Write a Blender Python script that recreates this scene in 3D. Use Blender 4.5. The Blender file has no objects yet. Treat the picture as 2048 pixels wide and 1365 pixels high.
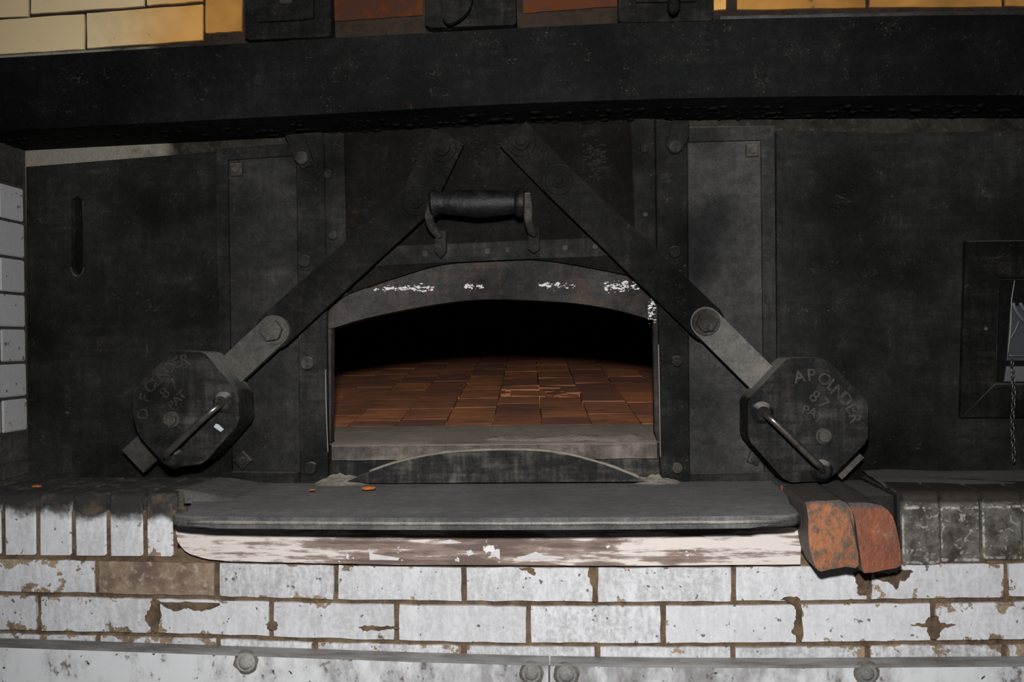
import bpy, bmesh, math, random
from mathutils import Vector, Matrix, Euler, noise as mnoise
random.seed(7)
scene = bpy.context.scene
COL = scene.collection
PI = math.pi

# ------------------------------------------------------------------ camera, world, light, exposure
F = 1660.0                       # focal length in pixels of the 2048 x 1365 frame
CAM = Vector((0.0, -1.63, 1.25))
YAW, PITCH, ROLL = math.radians(4.06), 0.0, math.radians(-0.94)
cam_d = bpy.data.cameras.new('camera'); cam_d.sensor_width = 36.0; cam_d.lens = 36.0 * F / 2048.0
cam_d.clip_start = 0.02
cam = bpy.data.objects.new('camera', cam_d); COL.objects.link(cam)
RM = Matrix.Rotation(YAW, 3, 'Z') @ Matrix.Rotation(PI / 2 + PITCH, 3, 'X') @ Matrix.Rotation(ROLL, 3, 'Z')
cam.matrix_world = Matrix.Translation(CAM) @ RM.to_4x4()
scene.camera = cam

world = bpy.data.worlds.new('world'); scene.world = world; world.use_nodes = True
bg = world.node_tree.nodes['Background']
bg.inputs[0].default_value = (0.75, 0.85, 1.0, 1); bg.inputs[1].default_value = 0.03

fl = bpy.data.lights.new('camera_flash', 'SPOT')          # the photographer's flash above the lens
fl.energy = 122.0; fl.color = (1.0, 0.99, 0.985); fl.shadow_soft_size = 0.035
fl.spot_size = math.radians(122); fl.spot_blend = 1.0
flash = bpy.data.objects.new('camera_flash', fl); COL.objects.link(flash)
flash.location = CAM + Vector((-0.01, 0.0, 0.25))
flash.rotation_euler = (Vector((-0.06, 0.0, 1.16)) - flash.location).to_track_quat('-Z', 'Y').to_euler()

vs = scene.view_settings
vs.view_transform = 'Standard'; vs.look = 'None'; vs.exposure = 0.0; vs.gamma = 1.0; vs.use_curve_mapping = False

# ------------------------------------------------------------------ measuring helpers
def ray(px, py):
    return (RM @ Vector(((px - 1024.0) / F, -(py - 682.5) / F, -1.0)))
def W(px, py, Y):                # the point of the plane y = Y seen at a pixel
    d = ray(px, py); t = (Y - CAM.y) / d.y
    return CAM + d * t
def WZ(px, py, Z):
    d = ray(px, py); t = (Z - CAM.z) / d.z
    return CAM + d * t
def S(px, Y):                    # metres for one pixel there
    a, b = W(px, 682, Y), W(px + 1, 682, Y)
    return (b - a).length
def pp(pts, Y): return [(W(x, y, Y).x, W(x, y, Y).z) for x, y in pts]
def spline(pts, n=6):
    out = []; P = [pts[0]] + list(pts) + [pts[-1]]
    for i in range(1, len(P) - 2):
        p0, p1, p2, p3 = P[i-1], P[i], P[i+1], P[i+2]
        for k in range(n):
            t = k / n
            out.append(tuple(0.5 * ((2*b) + (-a + c)*t + (2*a - 5*b + 4*c - d)*t*t + (-a + 3*b - 3*c + d)*t**3)
                             for a, b, c, d in zip(p0, p1, p2, p3)))
    out.append(tuple(pts[-1])); return out
def lin(pts, x):                 # piecewise linear y(x)
    for (x0, y0), (x1, y1) in zip(pts, pts[1:]):
        if x <= x1 or (x1, y1) == pts[-1]:
            return y0 + (y1 - y0) * (x - x0) / (x1 - x0)

# ------------------------------------------------------------------ object helpers
def link_obj(name, me, mat, parent=None, smooth=False):
    co = [v.co for v in me.vertices]
    mn = Vector([min(c[i] for c in co) for i in range(3)]); mx = Vector([max(c[i] for c in co) for i in range(3)])
    o = Vector(((mn.x + mx.x) / 2, (mn.y + mx.y) / 2, mn.z))
    me.transform(Matrix.Translation(-o))
    ob = bpy.data.objects.new(name, me); COL.objects.link(ob)
    pw = Vector((0, 0, 0)); q = parent
    while q is not None: pw = pw + q.location; q = q.parent
    ob.parent = parent; ob.location = o - pw
    if mat is not None: me.materials.append(mat)
    if smooth:
        for p in me.polygons: p.use_smooth = True
    return ob
def from_bm(name, bm, mat, parent=None, smooth=False, autosmooth=None):
    bmesh.ops.recalc_face_normals(bm, faces=bm.faces[:])
    me = bpy.data.meshes.new(name); bm.to_mesh(me); bm.free()
    ob = link_obj(name, me, mat, parent, smooth)
    if autosmooth is not None:
        for p in me.polygons: p.use_smooth = True
        me.set_sharp_from_angle(angle=math.radians(autosmooth))
    return ob
def empty(name, loc):
    o = bpy.data.objects.new(name, None); COL.objects.link(o); o.location = loc; o.empty_display_size = 0.05
    return o
def tag(o, label, cat, group=None):
    o['label'] = label; o['category'] = cat
    if group: o['group'] = group
    return o
def struct(o, label=None):
    o['kind'] = 'structure'
    if label: o['label'] = label
    return o
def bm_prism(bm, xz, y0, y1, bevel=0.0, seg=1, jit=0.0):
    vs_ = [bm.verts.new((x + random.uniform(-jit, jit), y0, z + random.uniform(-jit, jit))) for x, z in xz]
    f = bm.faces.new(vs_)
    r = bmesh.ops.extrude_face_region(bm, geom=[f])
    nv = [v for v in r['geom'] if isinstance(v, bmesh.types.BMVert)]
    for v in nv: v.co.y = y1
    # the extruded copy is the back cap; the front face keeps y0
    if bevel > 0:
        fe = [e for v in vs_ for e in v.link_edges if all(abs(w.co.y - y0) < 1e-9 for w in e.verts)]
        fe = list(set(fe))
        bmesh.ops.bevel(bm, geom=fe, offset=bevel, segments=seg, affect='EDGES', profile=0.5, clamp_overlap=True)
def prism(name, xz, y0, y1, mat, parent=None, bevel=0.0015, seg=1, jit=0.0, auto=35):
    bm = bmesh.new(); bm_prism(bm, xz, y0, y1, bevel, seg, jit)
    return from_bm(name, bm, mat, parent, autosmooth=auto)
def bm_box(bm, x0, x1, y0, y1, z0, z1):
    r = bmesh.ops.create_cube(bm, size=1.0)
    for v in r['verts']:
        v.co = Vector((x0 + (v.co.x + .5) * (x1 - x0), y0 + (v.co.y + .5) * (y1 - y0), z0 + (v.co.z + .5) * (z1 - z0)))
    return r['verts']
def bm_cyl(bm, c, axis, r0, r1, h, n=16, cap=True):
    q = Vector((0, 0, 1)).rotation_difference(Vector(axis).normalized())
    m = Matrix.Translation(Vector(c) + Vector(axis).normalized() * h / 2) @ q.to_matrix().to_4x4()
    return bmesh.ops.create_cone(bm, cap_ends=cap, segments=n, radius1=r0, radius2=r1, depth=h, matrix=m)
def bm_tube(bm, pts, rad, n=10, caps=True):
    pts = [Vector(p) for p in pts]; rings = []
    rads = rad if isinstance(rad, (list, tuple)) else [rad] * len(pts)
    up = Vector((0, 0, 1)); prev = None
    for i, p in enumerate(pts):
        t = (pts[min(i+1, len(pts)-1)] - pts[max(i-1, 0)]).normalized()
        if prev is None:
            a = t.cross(up)
            if a.length < 1e-3: a = t.cross(Vector((0, 1, 0)))
            a.normalize()
        else:
            a = (prev - t * prev.dot(t)).normalized()
        prev = a; b = t.cross(a)
        rings.append([bm.verts.new(p + (a * math.cos(k*2*PI/n) + b * math.sin(k*2*PI/n)) * rads[i]) for k in range(n)])
    for A, B in zip(rings, rings[1:]):
        for k in range(n): bm.faces.new((A[k], A[(k+1) % n], B[(k+1) % n], B[k]))
    if caps: bm.faces.new(rings[0][::-1]); bm.faces.new(rings[-1])

# ------------------------------------------------------------------ material helpers
class NT:
    def __init__(s, name):
        s.m = bpy.data.materials.new(name); s.m.use_nodes = True
        s.t = s.m.node_tree; s.N = s.t.nodes; s.b = s.N['Principled BSDF']; s.L = s.t.links
        s.geo = s.N.new('ShaderNodeNewGeometry'); s.tc = s.N.new('ShaderNodeTexCoord'); s.oi = s.N.new('ShaderNodeObjectInfo')
        s.pos = s.geo.outputs['Position']; s.gen = s.tc.outputs['Generated']
    def put(s, inp, v):
        if isinstance(v, bpy.types.NodeSocket): s.L.new(v, inp)
        elif isinstance(v, (tuple, list)): inp.default_value = (*v, 1) if len(v) == 3 and len(inp.default_value) == 4 else v
        else: inp.default_value = v
    def map(s, v, scale=(1, 1, 1), loc=(0, 0, 0)):
        n = s.N.new('ShaderNodeMapping'); s.put(n.inputs['Vector'], v)
        n.inputs['Scale'].default_value = scale; n.inputs['Location'].default_value = loc; return n.outputs[0]
    def noise(s, scale, detail=4, rough=.6, v=None, st=None, loc=(0, 0, 0), dist=0.0):
        v = s.pos if v is None else v
        if st or loc != (0, 0, 0): v = s.map(v, st or (1, 1, 1), loc)
        n = s.N.new('ShaderNodeTexNoise'); s.put(n.inputs['Vector'], v)
        n.inputs['Scale'].default_value = scale; n.inputs['Detail'].default_value = detail
        n.inputs['Roughness'].default_value = rough; n.inputs['Distortion'].default_value = dist
        return n.outputs[0]
    def ramp(s, f, a, b):        # smoothstep between a and b
        n = s.N.new('ShaderNodeMapRange'); n.interpolation_type = 'SMOOTHSTEP'; s.put(n.inputs[0], f)
        n.inputs[1].default_value = a; n.inputs[2].default_value = b; return n.outputs[0]
    def math(s, op, a, b=0.0, c=0.0):
        n = s.N.new('ShaderNodeMath'); n.operation = op
        s.put(n.inputs[0], a); s.put(n.inputs[1], b); s.put(n.inputs[2], c); return n.outputs[0]
    def mix(s, f, a, b, mode='MIX'):
        n = s.N.new('ShaderNodeMix'); n.data_type = 'RGBA'; n.blend_type = mode
        s.put(n.inputs['Factor'], f); s.put(n.inputs[6], a); s.put(n.inputs[7], b); return n.outputs[2]
    def sep(s, v):
        n = s.N.new('ShaderNodeSeparateXYZ'); s.put(n.inputs[0], v); return n.outputs
    def val(s, f, col):          # colour scaled by a value
        n = s.N.new('ShaderNodeVectorMath'); n.operation = 'SCALE'; s.put(n.inputs[0], col); s.put(n.inputs[3], f); return n.outputs[0]
    def bump(s, h, st=.3, d=.001):
        n = s.N.new('ShaderNodeBump'); n.inputs['Strength'].default_value = st; n.inputs['Distance'].default_value = d
        s.put(n.inputs['Height'], h); s.L.new(n.outputs[0], s.b.inputs['Normal'])
    def out(s, col, rough=.6, metal=0.0, spec=None):
        s.put(s.b.inputs['Base Color'], col); s.put(s.b.inputs['Roughness'], rough); s.put(s.b.inputs['Metallic'], metal)
        if spec is not None: s.put(s.b.inputs['Specular IOR Level'], spec)
        return s.m

def iron(name, base=.02, tint=(1.0, 1.0, .96), dust=.4, rust=.15, rough=.82, bump=.5, top=.7, fleck=.5, spec=.06, dustcol=(.12, .112, .10)):
    s = NT(name)
    big = s.noise(3.2, 5, .6); mid = s.noise(22, 7, .68, loc=(3, 1, 7)); fine = s.noise(230, 3, .7)
    str_ = s.noise(75, 6, .65, st=(1, 1, .10), loc=(5, 2, 1)); sx = s.noise(80, 5, .6, st=(.12, 1, 1), loc=(2, 6, 1))
    v = s.math('MULTIPLY', s.math('MULTIPLY_ADD', s.ramp(big, .28, .72), 1.1, .10), s.math('MULTIPLY_ADD', s.noise(70, 6, .75, loc=(1, 9, 2)), 1.8, .1))
    v = s.math('MULTIPLY', s.math('ADD', v, .10), s.math('MULTIPLY_ADD', fine, 1.4, .4))
    col = s.val(s.math('MULTIPLY', v, base), tint)
    df = s.ramp(s.math('ADD', s.math('MULTIPLY', s.math('ADD', str_, sx), .3), s.math('MULTIPLY', mid, .45)), .47, .68)
    df = s.math('MULTIPLY', s.math('MULTIPLY', df, dust), s.ramp(big, .35, .65))
    col = s.mix(df, col, dustcol)
    fk = s.math('MULTIPLY', s.ramp(s.math('MULTIPLY', fine, s.math('MULTIPLY_ADD', mid, .9, .5)), .60, .78), fleck)
    col = s.mix(fk, col, (.15, .138, .12))
    sc = s.ramp(s.math('ABSOLUTE', s.math('SUBTRACT', s.noise(11, 2, .5, loc=(4, 0, 8), dist=1.4), .5)), .0045, .0015)
    sc = s.math('MULTIPLY', s.math('MULTIPLY', sc, s.ramp(mid, .54, .66)), s.math('MULTIPLY', fleck, 1.0))
    col = s.mix(sc, col, (.13, .12, .10))
    rf = s.math('MULTIPLY', s.ramp(s.noise(9, 8, .72, loc=(9, 4, 2)), .6, .78), rust)
    col = s.mix(rf, col, (.085, .04, .02))
    nz = s.sep(s.geo.outputs['Normal'])[2]
    tf = s.math('MULTIPLY', s.ramp(s.math('MULTIPLY_ADD', mid, .3, nz), .55, .98), top)
    col = s.mix(tf, col, dustcol)
    h = s.math('MULTIPLY_ADD', mid, 1.6, s.math('MULTIPLY', fine, .5))
    s.bump(h, bump, .0035)
    r = s.math('MULTIPLY_ADD', mid, .25, rough - .12)
    return s.out(col, r, 0.0, spec)

M = {}
M['plate'] = iron('black_iron_plate', .015, (.98, 1.0, .90), dust=.30, rust=.3, fleck=.5, dustcol=(.075, .073, .062))
M['panel'] = iron('grey_iron_panel', .023, dust=.4, rust=.25, fleck=.35, dustcol=(.085, .08, .072))
M['panel_pale'] = iron('pale_grey_iron_panel', .046, (1.0, .98, .97), dust=.35, rust=.2, fleck=.2)
M['rail'] = iron('iron_rail', .015, dust=.35, rust=.35, fleck=.3, dustcol=(.09, .085, .075))
M['door'] = iron('burnt_iron_door', .0065, (1.0, .90, .82), dust=.16, rust=.55, fleck=.15, dustcol=(.06, .045, .038))
M['arm'] = iron('iron_bar', .0085, (1.0, .99, .95), dust=.2, rust=.12, bump=.25, fleck=.2, dustcol=(.07, .065, .055))
M['arm_worn'] = iron('worn_iron_bar', .065, (1.0, .93, .80), dust=.5, rust=.3, bump=.3, fleck=.3, spec=.25, rough=.6)
M['arm_pale'] = iron('pale_worn_iron_bar', .12, (1.0, .90, .79), dust=.5, rust=.25, bump=.3, fleck=.3, spec=.3, rough=.6, dustcol=(.2, .175, .15))
M['weight'] = iron('cast_iron_weight', .019, (1.0, 1.0, .98), dust=.35, rust=.1, bump=.7, fleck=.35, top=1.0, dustcol=(.20, .185, .17))
M['bolt'] = iron('bolt_iron', .028, dust=.5, rust=.4, top=1.0, dustcol=(.20, .17, .13))
M['bolt_worn'] = iron('worn_bolt_iron', .07, (1.0, .9, .78), dust=.5, rust=.3, top=.9)
M['beam'] = iron('tarred_beam', .0050, (.93, 1.0, .98), dust=.10, rust=.10, bump=.8, fleck=.35, rough=.82, spec=.09, top=.3, dustcol=(.06, .06, .052))
M['tar'] = iron('tar', .005, (1, 1, 1), dust=.02, rust=.0, bump=1.0, fleck=.12, rough=.8, spec=.06, top=.0)
M['mouth'] = iron('mouth_casting', .038, (1.0, .93, .89), dust=.35, rust=.5, fleck=.2, top=.9, dustcol=(.17, .10, .065))
M['shelf'] = iron('shelf_iron', .075, (1, 1, 1.0), dust=.8, rust=.05, top=.5, fleck=.25, rough=.55, spec=.3, dustcol=(.21, .20, .19))
M['apron'] = iron('apron_iron', .022, (1, .99, .97), dust=.4, rust=.1, top=1.0, fleck=.3, dustcol=(.30, .27, .23))
M['box'] = iron('sooty_box_iron', .0065, dust=.2, rust=.1, fleck=.3, top=1.0, dustcol=(.10, .095, .085))
M['soot_ledge'] = iron('sooty_mortar', .04, dust=.5, rust=.1, fleck=.4)

def steel():
    s = NT('polished_steel_rod'); m = s.noise(40, 6, .7)
    col = s.mix(s.ramp(m, .35, .75), (.30, .27, .24), (.06, .05, .045))
    return s.out(col, s.math('MULTIPLY_ADD', m, .3, .18), .9)
M['steel'] = steel()

def grip():
    s = NT('charred_wood_grip'); m = s.noise(45, 6, .7); 
    col = s.mix(s.ramp(m, .4, .75), (.003, .003, .003), (.014, .014, .016))
    s.bump(m, 1.0, .003); return s.out(col, .5, 0, .28)
M['grip'] = grip()

def glaze(name, white=(.74, .75, .77), Wd=.225, Hd=.06, tan=(.34, .25, .16)):
    # object colour: r = how chipped, g = how sooty towards its top, b = how smudged
    s = NT(name); oc = s.sep(s.oi.outputs['Color']); wear, soot, smud = oc[0], oc[1], oc[2]
    g = s.sep(s.gen)
    ex = s.math('MULTIPLY', s.math('MINIMUM', g[0], s.math('SUBTRACT', 1, g[0])), Wd)
    ez = s.math('MULTIPLY', s.math('MINIMUM', g[2], s.math('SUBTRACT', 1, g[2])), Hd)
    e = s.math('MINIMUM', ex, ez)
    n1 = s.noise(26, 6, .62); n2 = s.noise(9, 4, .55, loc=(2, 5, 3)); n3 = s.noise(130, 3, .6, loc=(7, 1, 1)); 
    n4 = s.noise(18, 6, .7, st=(1, 1, .35), loc=(1, 8, 4)); n5 = s.noise(75, 3, .5, loc=(4, 4, 9))
    rnd = s.oi.outputs['Random']
    col = s.val(s.math('MULTIPLY_ADD', rnd, .12, .92), white)
    sm = s.math('MULTIPLY', s.ramp(s.math('MULTIPLY_ADD', n3, .45, s.math('MULTIPLY_ADD', s.noise(110, 5, .75, st=(1, 1, .3), loc=(3, 7, 7)), .6, s.math('MULTIPLY', n4, .45))), .58, .92), smud)
    col = s.mix(sm, col, (.22, .20, .19))
    pit = s.math('MULTIPLY', s.ramp(n5, .665, .70), .85)
    col = s.mix(pit, col, (.10, .085, .075))
    thr = s.math('MULTIPLY', s.math('SUBTRACT', s.math('MULTIPLY_ADD', wear, .22, n1), .70), .16)
    chip = s.ramp(s.math('SUBTRACT', thr, e), -.0012, .0012)
    patch = s.ramp(s.math('MULTIPLY_ADD', wear, .26, s.math('MULTIPLY_ADD', n1, .35, s.math('MULTIPLY', n2, .75))), .90, .912)
    bare = s.math('MAXIMUM', chip, patch)
    tc = s.mix(s.ramp(n4, .35, .7), tan, tuple(c * .38 for c in tan))
    tc = s.mix(s.ramp(n3, .5, .75), tc, (.42, .36, .28))
    col = s.mix(bare, col, tc)
    sf = s.ramp(s.math('ADD', s.math('MULTIPLY', g[2], 1.0), s.math('MULTIPLY_ADD', n1, .55, s.math('MULTIPLY_ADD', soot, 1.0, -1.28))), .0, .22)
    sf = s.math('MULTIPLY', sf, s.ramp(soot, .02, .1))
    sc = s.mix(s.ramp(n1, .45, .7), (.022, .020, .018), (.10, .075, .055))
    col = s.mix(sf, col, sc)
    rough = s.math('MAXIMUM', s.math('MULTIPLY', s.math('MAXIMUM', bare, sf), .85), s.math('MULTIPLY_ADD', n4, .3, .14))
    s.bump(s.math('SUBTRACT', s.math('MULTIPLY', n3, .15), s.math('MAXIMUM', bare, pit)), .5, .0012)
    return s.out(col, rough, 0, .5)
M['white'] = glaze('white_glazed_brick')
M['white_small'] = glaze('white_glazed_header', Wd=.07, Hd=.10)
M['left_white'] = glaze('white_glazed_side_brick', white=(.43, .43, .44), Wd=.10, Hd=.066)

def bare_brick():
    s = NT('bare_brown_brick'); a = s.noise(14, 6, .65); b = s.noise(70, 4, .6)
    col = s.mix(s.ramp(a, .35, .65), (.33, .25, .17), (.15, .10, .07))
    col = s.mix(s.ramp(b, .5, .75), col, (.42, .36, .29))
    s.bump(s.math('ADD', a, b), .8, .002); return s.out(col, .85)
M['bare'] = bare_brick()

def yellow():
    s = NT('yellow_glazed_brick'); p = s.sep(s.pos); oc = s.sep(s.oi.outputs['Color'])
    n = s.noise(5, 4, .6); n2 = s.noise(40, 5, .65); g = s.sep(s.gen)
    heat = s.math('MULTIPLY_ADD', n, .5, s.math('SUBTRACT', oc[0], .25))
    heat = s.math('MULTIPLY_ADD', s.math('SUBTRACT', g[0], .5), oc[1], heat)
    col = s.mix(s.ramp(heat, .15, .6), (.66, .52, .30), (.60, .30, .07))
    col = s.mix(s.ramp(heat, .55, .95), col, (.085, .024, .007))
    col = s.mix(s.math('MULTIPLY', s.ramp(n2, .66, .72), .7), col, (.10, .06, .03))
    dk = s.math('MULTIPLY', s.ramp(s.math('MULTIPLY_ADD', n, .6, s.math('MULTIPLY', n2, .5)), .48, .64), oc[2])
    col = s.mix(dk, col, (.02, .014, .012))
    return s.out(col, s.math('MULTIPLY_ADD', n2, .3, .12), 0, .5)
M['yellow'] = yellow()

def mortar(name, a, b):
    s = NT(name); n = s.noise(30, 7, .7); n2 = s.noise(150, 3, .6)
    col = s.mix(s.ramp(n, .38, .62), a, b); col = s.mix(s.math('MULTIPLY', n2, .5), col, tuple(x * 1.4 for x in a))
    s.bump(s.math('ADD', n, n2), .8, .003); return s.out(col, .9, 0, .12)
M['mortar'] = mortar('sandy_mortar', (.16, .11, .068), (.04, .029, .024))
M['mortar_dark'] = mortar('sooty_brown_mortar', (.030, .020, .015), (.012, .009, .007))
M['mortar_left'] = mortar('grey_mortar', (.05, .045, .04), (.03, .025, .02))
def plaster():
    s = NT('smoked_plaster'); n = s.noise(14, 6, .65); n2 = s.noise(90, 4, .65); p = s.sep(s.pos)
    f = s.ramp(s.math('MULTIPLY_ADD', n, .35, p[0]), -.70, -.58)       # only the far left end has kept its pale wash
    col = s.mix(f, (.22, .20, .16), s.mix(s.ramp(n, .4, .65), (.030, .026, .02), (.012, .010, .008)))
    col = s.mix(s.math('MULTIPLY', s.ramp(n2, .5, .75), .3), col, (.12, .10, .08))
    s.bump(s.math('ADD', n, n2), .9, .004); return s.out(col, .9, 0, .12)
M['plaster'] = plaster()
M['bed'] = mortar('ash_bed', (.03, .025, .02), (.012, .01, .008))
M['ash'] = mortar('ash_dust', (.24, .21, .175), (.13, .12, .105))
M['floor'] = mortar('floor_tile', (.16, .14, .12), (.08, .07, .06))

def painted_panel():
    s = NT('white_painted_sheet'); a = s.noise(7, 6, .65); b = s.noise(85, 3, .5); c = s.noise(20, 7, .7, st=(1, 1, .5), loc=(3, 3, 3)); d = s.noise(2.2, 3, .5, loc=(6, 0, 2))
    p = s.sep(s.pos); gm = s.ramp(s.math('ABSOLUTE', s.math('SUBTRACT', p[0], .05)), .75, .05)      # the middle is handled and grimy
    col = s.mix(s.ramp(s.math('MULTIPLY_ADD', gm, .16, s.math('MULTIPLY_ADD', d, .3, s.math('MULTIPLY', c, .8))), .50, .80), (.74, .75, .76), (.26, .25, .25))
    col = s.mix(s.math('MULTIPLY', s.ramp(s.math('MULTIPLY_ADD', b, .5, s.math('MULTIPLY', c, .6)), .62, .70), .8), col, (.14, .11, .09))
    col = s.mix(s.ramp(s.math('MULTIPLY_ADD', b, .55, s.math('MULTIPLY', d, .35)), .55, .565), col, (.05, .045, .045))
    col = s.mix(s.ramp(a, .70, .73), col, (.07, .06, .04))
    s.bump(c, .3, .001); return s.out(col, .38)
M['painted'] = painted_panel()
def grey_metal():
    s = NT('grey_metal'); a = s.noise(20, 6, .7, st=(.3, 1, 1)); col = s.mix(s.ramp(a, .35, .7), (.30, .29, .28), (.11, .10, .09))
    s.bump(a, .4, .001); return s.out(col, .6)
M['grey'] = grey_metal()

def board():
    s = NT('limewashed_board'); p = s.sep(s.pos)
    gr = s.noise(55, 6, .65, st=(.08, 1, 1)); a = s.noise(10, 6, .65, st=(.5, 1, 1)); b = s.noise(24, 5, .7, loc=(2, 2, 2)); d = s.noise(5, 3, .5, st=(1, 1, .3), loc=(8, 1, 3))
    mid = s.ramp(s.math('ABSOLUTE', s.math('ADD', p[0], .14)), .50, .08)       # the middle has lost most of its wash
    f = s.math('ADD', s.math('MULTIPLY', gr, 1.5), s.math('MULTIPLY_ADD', a, 1.0, s.math('MULTIPLY_ADD', mid, .22, -1.02)))
    f = s.math('MULTIPLY_ADD', d, .5, s.math('SUBTRACT', f, .25)); f = s.math('MULTIPLY_ADD', s.noise(120, 4, .7, st=(.12, 1, 1), loc=(4, 1, 7)), .9, s.math('SUBTRACT', f, .43))
    col = s.mix(s.ramp(f, .22, .42), (.70, .63, .58), (.24, .175, .145))
    col = s.mix(s.ramp(f, .44, .66), col, (.13, .09, .075))
    fl_ = s.ramp(s.math('MULTIPLY_ADD', b, .6, s.math('MULTIPLY', a, .4)), .60, .615)
    col = s.mix(fl_, col, (.74, .73, .73))
    s.bump(s.math('MULTIPLY_ADD', fl_, .8, gr), .5, .0015); return s.out(col, .75)
M['board'] = board()

def orange():
    s = NT('worn_orange_brick'); a = s.noise(16, 6, .68); b = s.noise(75, 4, .65); oc = s.sep(s.oi.outputs['Color'])
    col = s.mix(s.ramp(a, .35, .7), s.mix(oc[0], (.21, .048, .016), (.31, .11, .036)), s.mix(oc[0], (.12, .026, .010), (.20, .055, .018)))
    col = s.mix(s.math('MULTIPLY', s.ramp(s.math('MULTIPLY_ADD', b, .6, s.math('MULTIPLY', a, .5)), .50, .64), oc[0]), col, (.085, .065, .038))
    col = s.mix(s.math('MULTIPLY', s.ramp(s.noise(30, 5, .6, loc=(5, 5, 1)), .60, .72), .55), col, (.27, .17, .13))
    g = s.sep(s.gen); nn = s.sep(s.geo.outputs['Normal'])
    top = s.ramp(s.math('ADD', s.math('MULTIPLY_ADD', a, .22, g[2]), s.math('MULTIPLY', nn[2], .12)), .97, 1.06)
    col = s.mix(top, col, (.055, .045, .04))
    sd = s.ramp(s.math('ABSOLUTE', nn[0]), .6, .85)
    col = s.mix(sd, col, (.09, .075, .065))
    s.bump(s.math('ADD', a, b), .8, .003); return s.out(col, s.math('MULTIPLY_ADD', b, .3, .45))
M['orange'] = orange()

def dark_glaze():
    s = NT('blackened_glazed_header'); a = s.noise(24, 7, .7); b = s.noise(70, 4, .65, dist=1.2); g = s.sep(s.gen)
    ex = s.math('MINIMUM', g[0], s.math('SUBTRACT', 1, g[0]))
    col = s.mix(s.ramp(a, .38, .66), (.045, .037, .028), (.17, .155, .14))
    col = s.mix(s.ramp(b, .57, .66), col, (.30, .285, .27))
    e2 = s.math('MINIMUM', ex, s.math('MINIMUM', g[2], s.math('SUBTRACT', .8, g[2])))
    ed = s.math('MULTIPLY', s.ramp(s.math('ABSOLUTE', s.math('SUBTRACT', e2, s.math('MULTIPLY', a, .06))), .028, .006), s.ramp(b, .42, .58))
    col = s.mix(s.math('MULTIPLY', ed, .8), col, (.48, .46, .43))
    col = s.mix(s.ramp(s.math('MULTIPLY_ADD', a, .15, g[2]), .88, .95), col, (.028, .022, .016))
    s.bump(a, .5, .002); return s.out(col, s.math('MULTIPLY_ADD', b, .4, .25))
M['dark_glaze'] = dark_glaze()

def hearth_tile():
    s = NT('red_hearth_tile'); r = s.oi.outputs['Random']; a = s.noise(18, 6, .68, st=(.45, 1, 1)); b = s.noise(55, 5, .6, st=(.2, 1, 1), loc=(1, 2, 3)); c = s.noise(3, 4, .6)
    col = s.mix(r, (.60, .22, .07), (.26, .10, .058))
    col = s.mix(s.ramp(a, .45, .75), col, (.17, .075, .045))
    col = s.mix(s.math('MULTIPLY', s.ramp(b, .55, .75), .6), col, (.36, .20, .11))
    col = s.mix(s.math('MULTIPLY', s.ramp(c, .45, .70), .5), col, (.11, .055, .04))
    s.bump(s.math('ADD', a, b), .7, .003); return s.out(col, .75)
M['tile'] = hearth_tile()
def vault_mat():
    s = NT('sooty_vault_brick'); a = s.noise(5, 6, .65); col = s.mix(s.ramp(a, .35, .7), (.045, .018, .009), (.012, .008, .006))
    s.bump(a, .6, .004); return s.out(col, .9)
M['vault'] = vault_mat()
def plain(name, c, r=.6, metal=0.0):
    s = NT(name); n = s.noise(50, 5, .6); return s.out(s.mix(n, c, tuple(x * .6 for x in c)), r, metal, .5 if r < .7 else .15)
M['chalk'] = plain('chalk_paint', (.55, .62, .62))
M['flake'] = plain('limewash_flake', (.74, .72, .71), .8)
M['wire'] = plain('grey_cable', (.10, .105, .115), .45)
M['chain'] = plain('chain_steel', (.10, .10, .095), .35, .7)
M['lining'] = plain('grey_lining', (.045, .047, .055), .5)
M['lining_light'] = plain('pale_grey_lining', (.10, .10, .105), .5)
M['crumb'] = plain('orange_crumb', (.5, .16, .04), .8)

# ================================================================== SETTING
YF = -0.185                      # face of the lower glazed wall (iron front stands at y = 0)
YU = -0.120                      # face of the upper glazed wall
YB = -0.140                      # face of the beam
ZL = 0.985                       # top of the brick ledge
X0, X1 = -1.75, 1.85

# ---- floor
bm = bmesh.new(); bm_box(bm, X0, X1, -2.6, -0.15, -0.05, 0.0)
struct(from_bm('floor', bm, M['floor']), 'brown tiled floor below the oven front')

# ---- lower wall with glazed bricks
bm = bmesh.new()
bm_box(bm, X0, X1, YF + .005, 0.02, 0.0, ZL - .10)
wall = struct(from_bm('wall_front', bm, M['mortar']), 'white glazed brick wall below the iron oven front')

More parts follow.
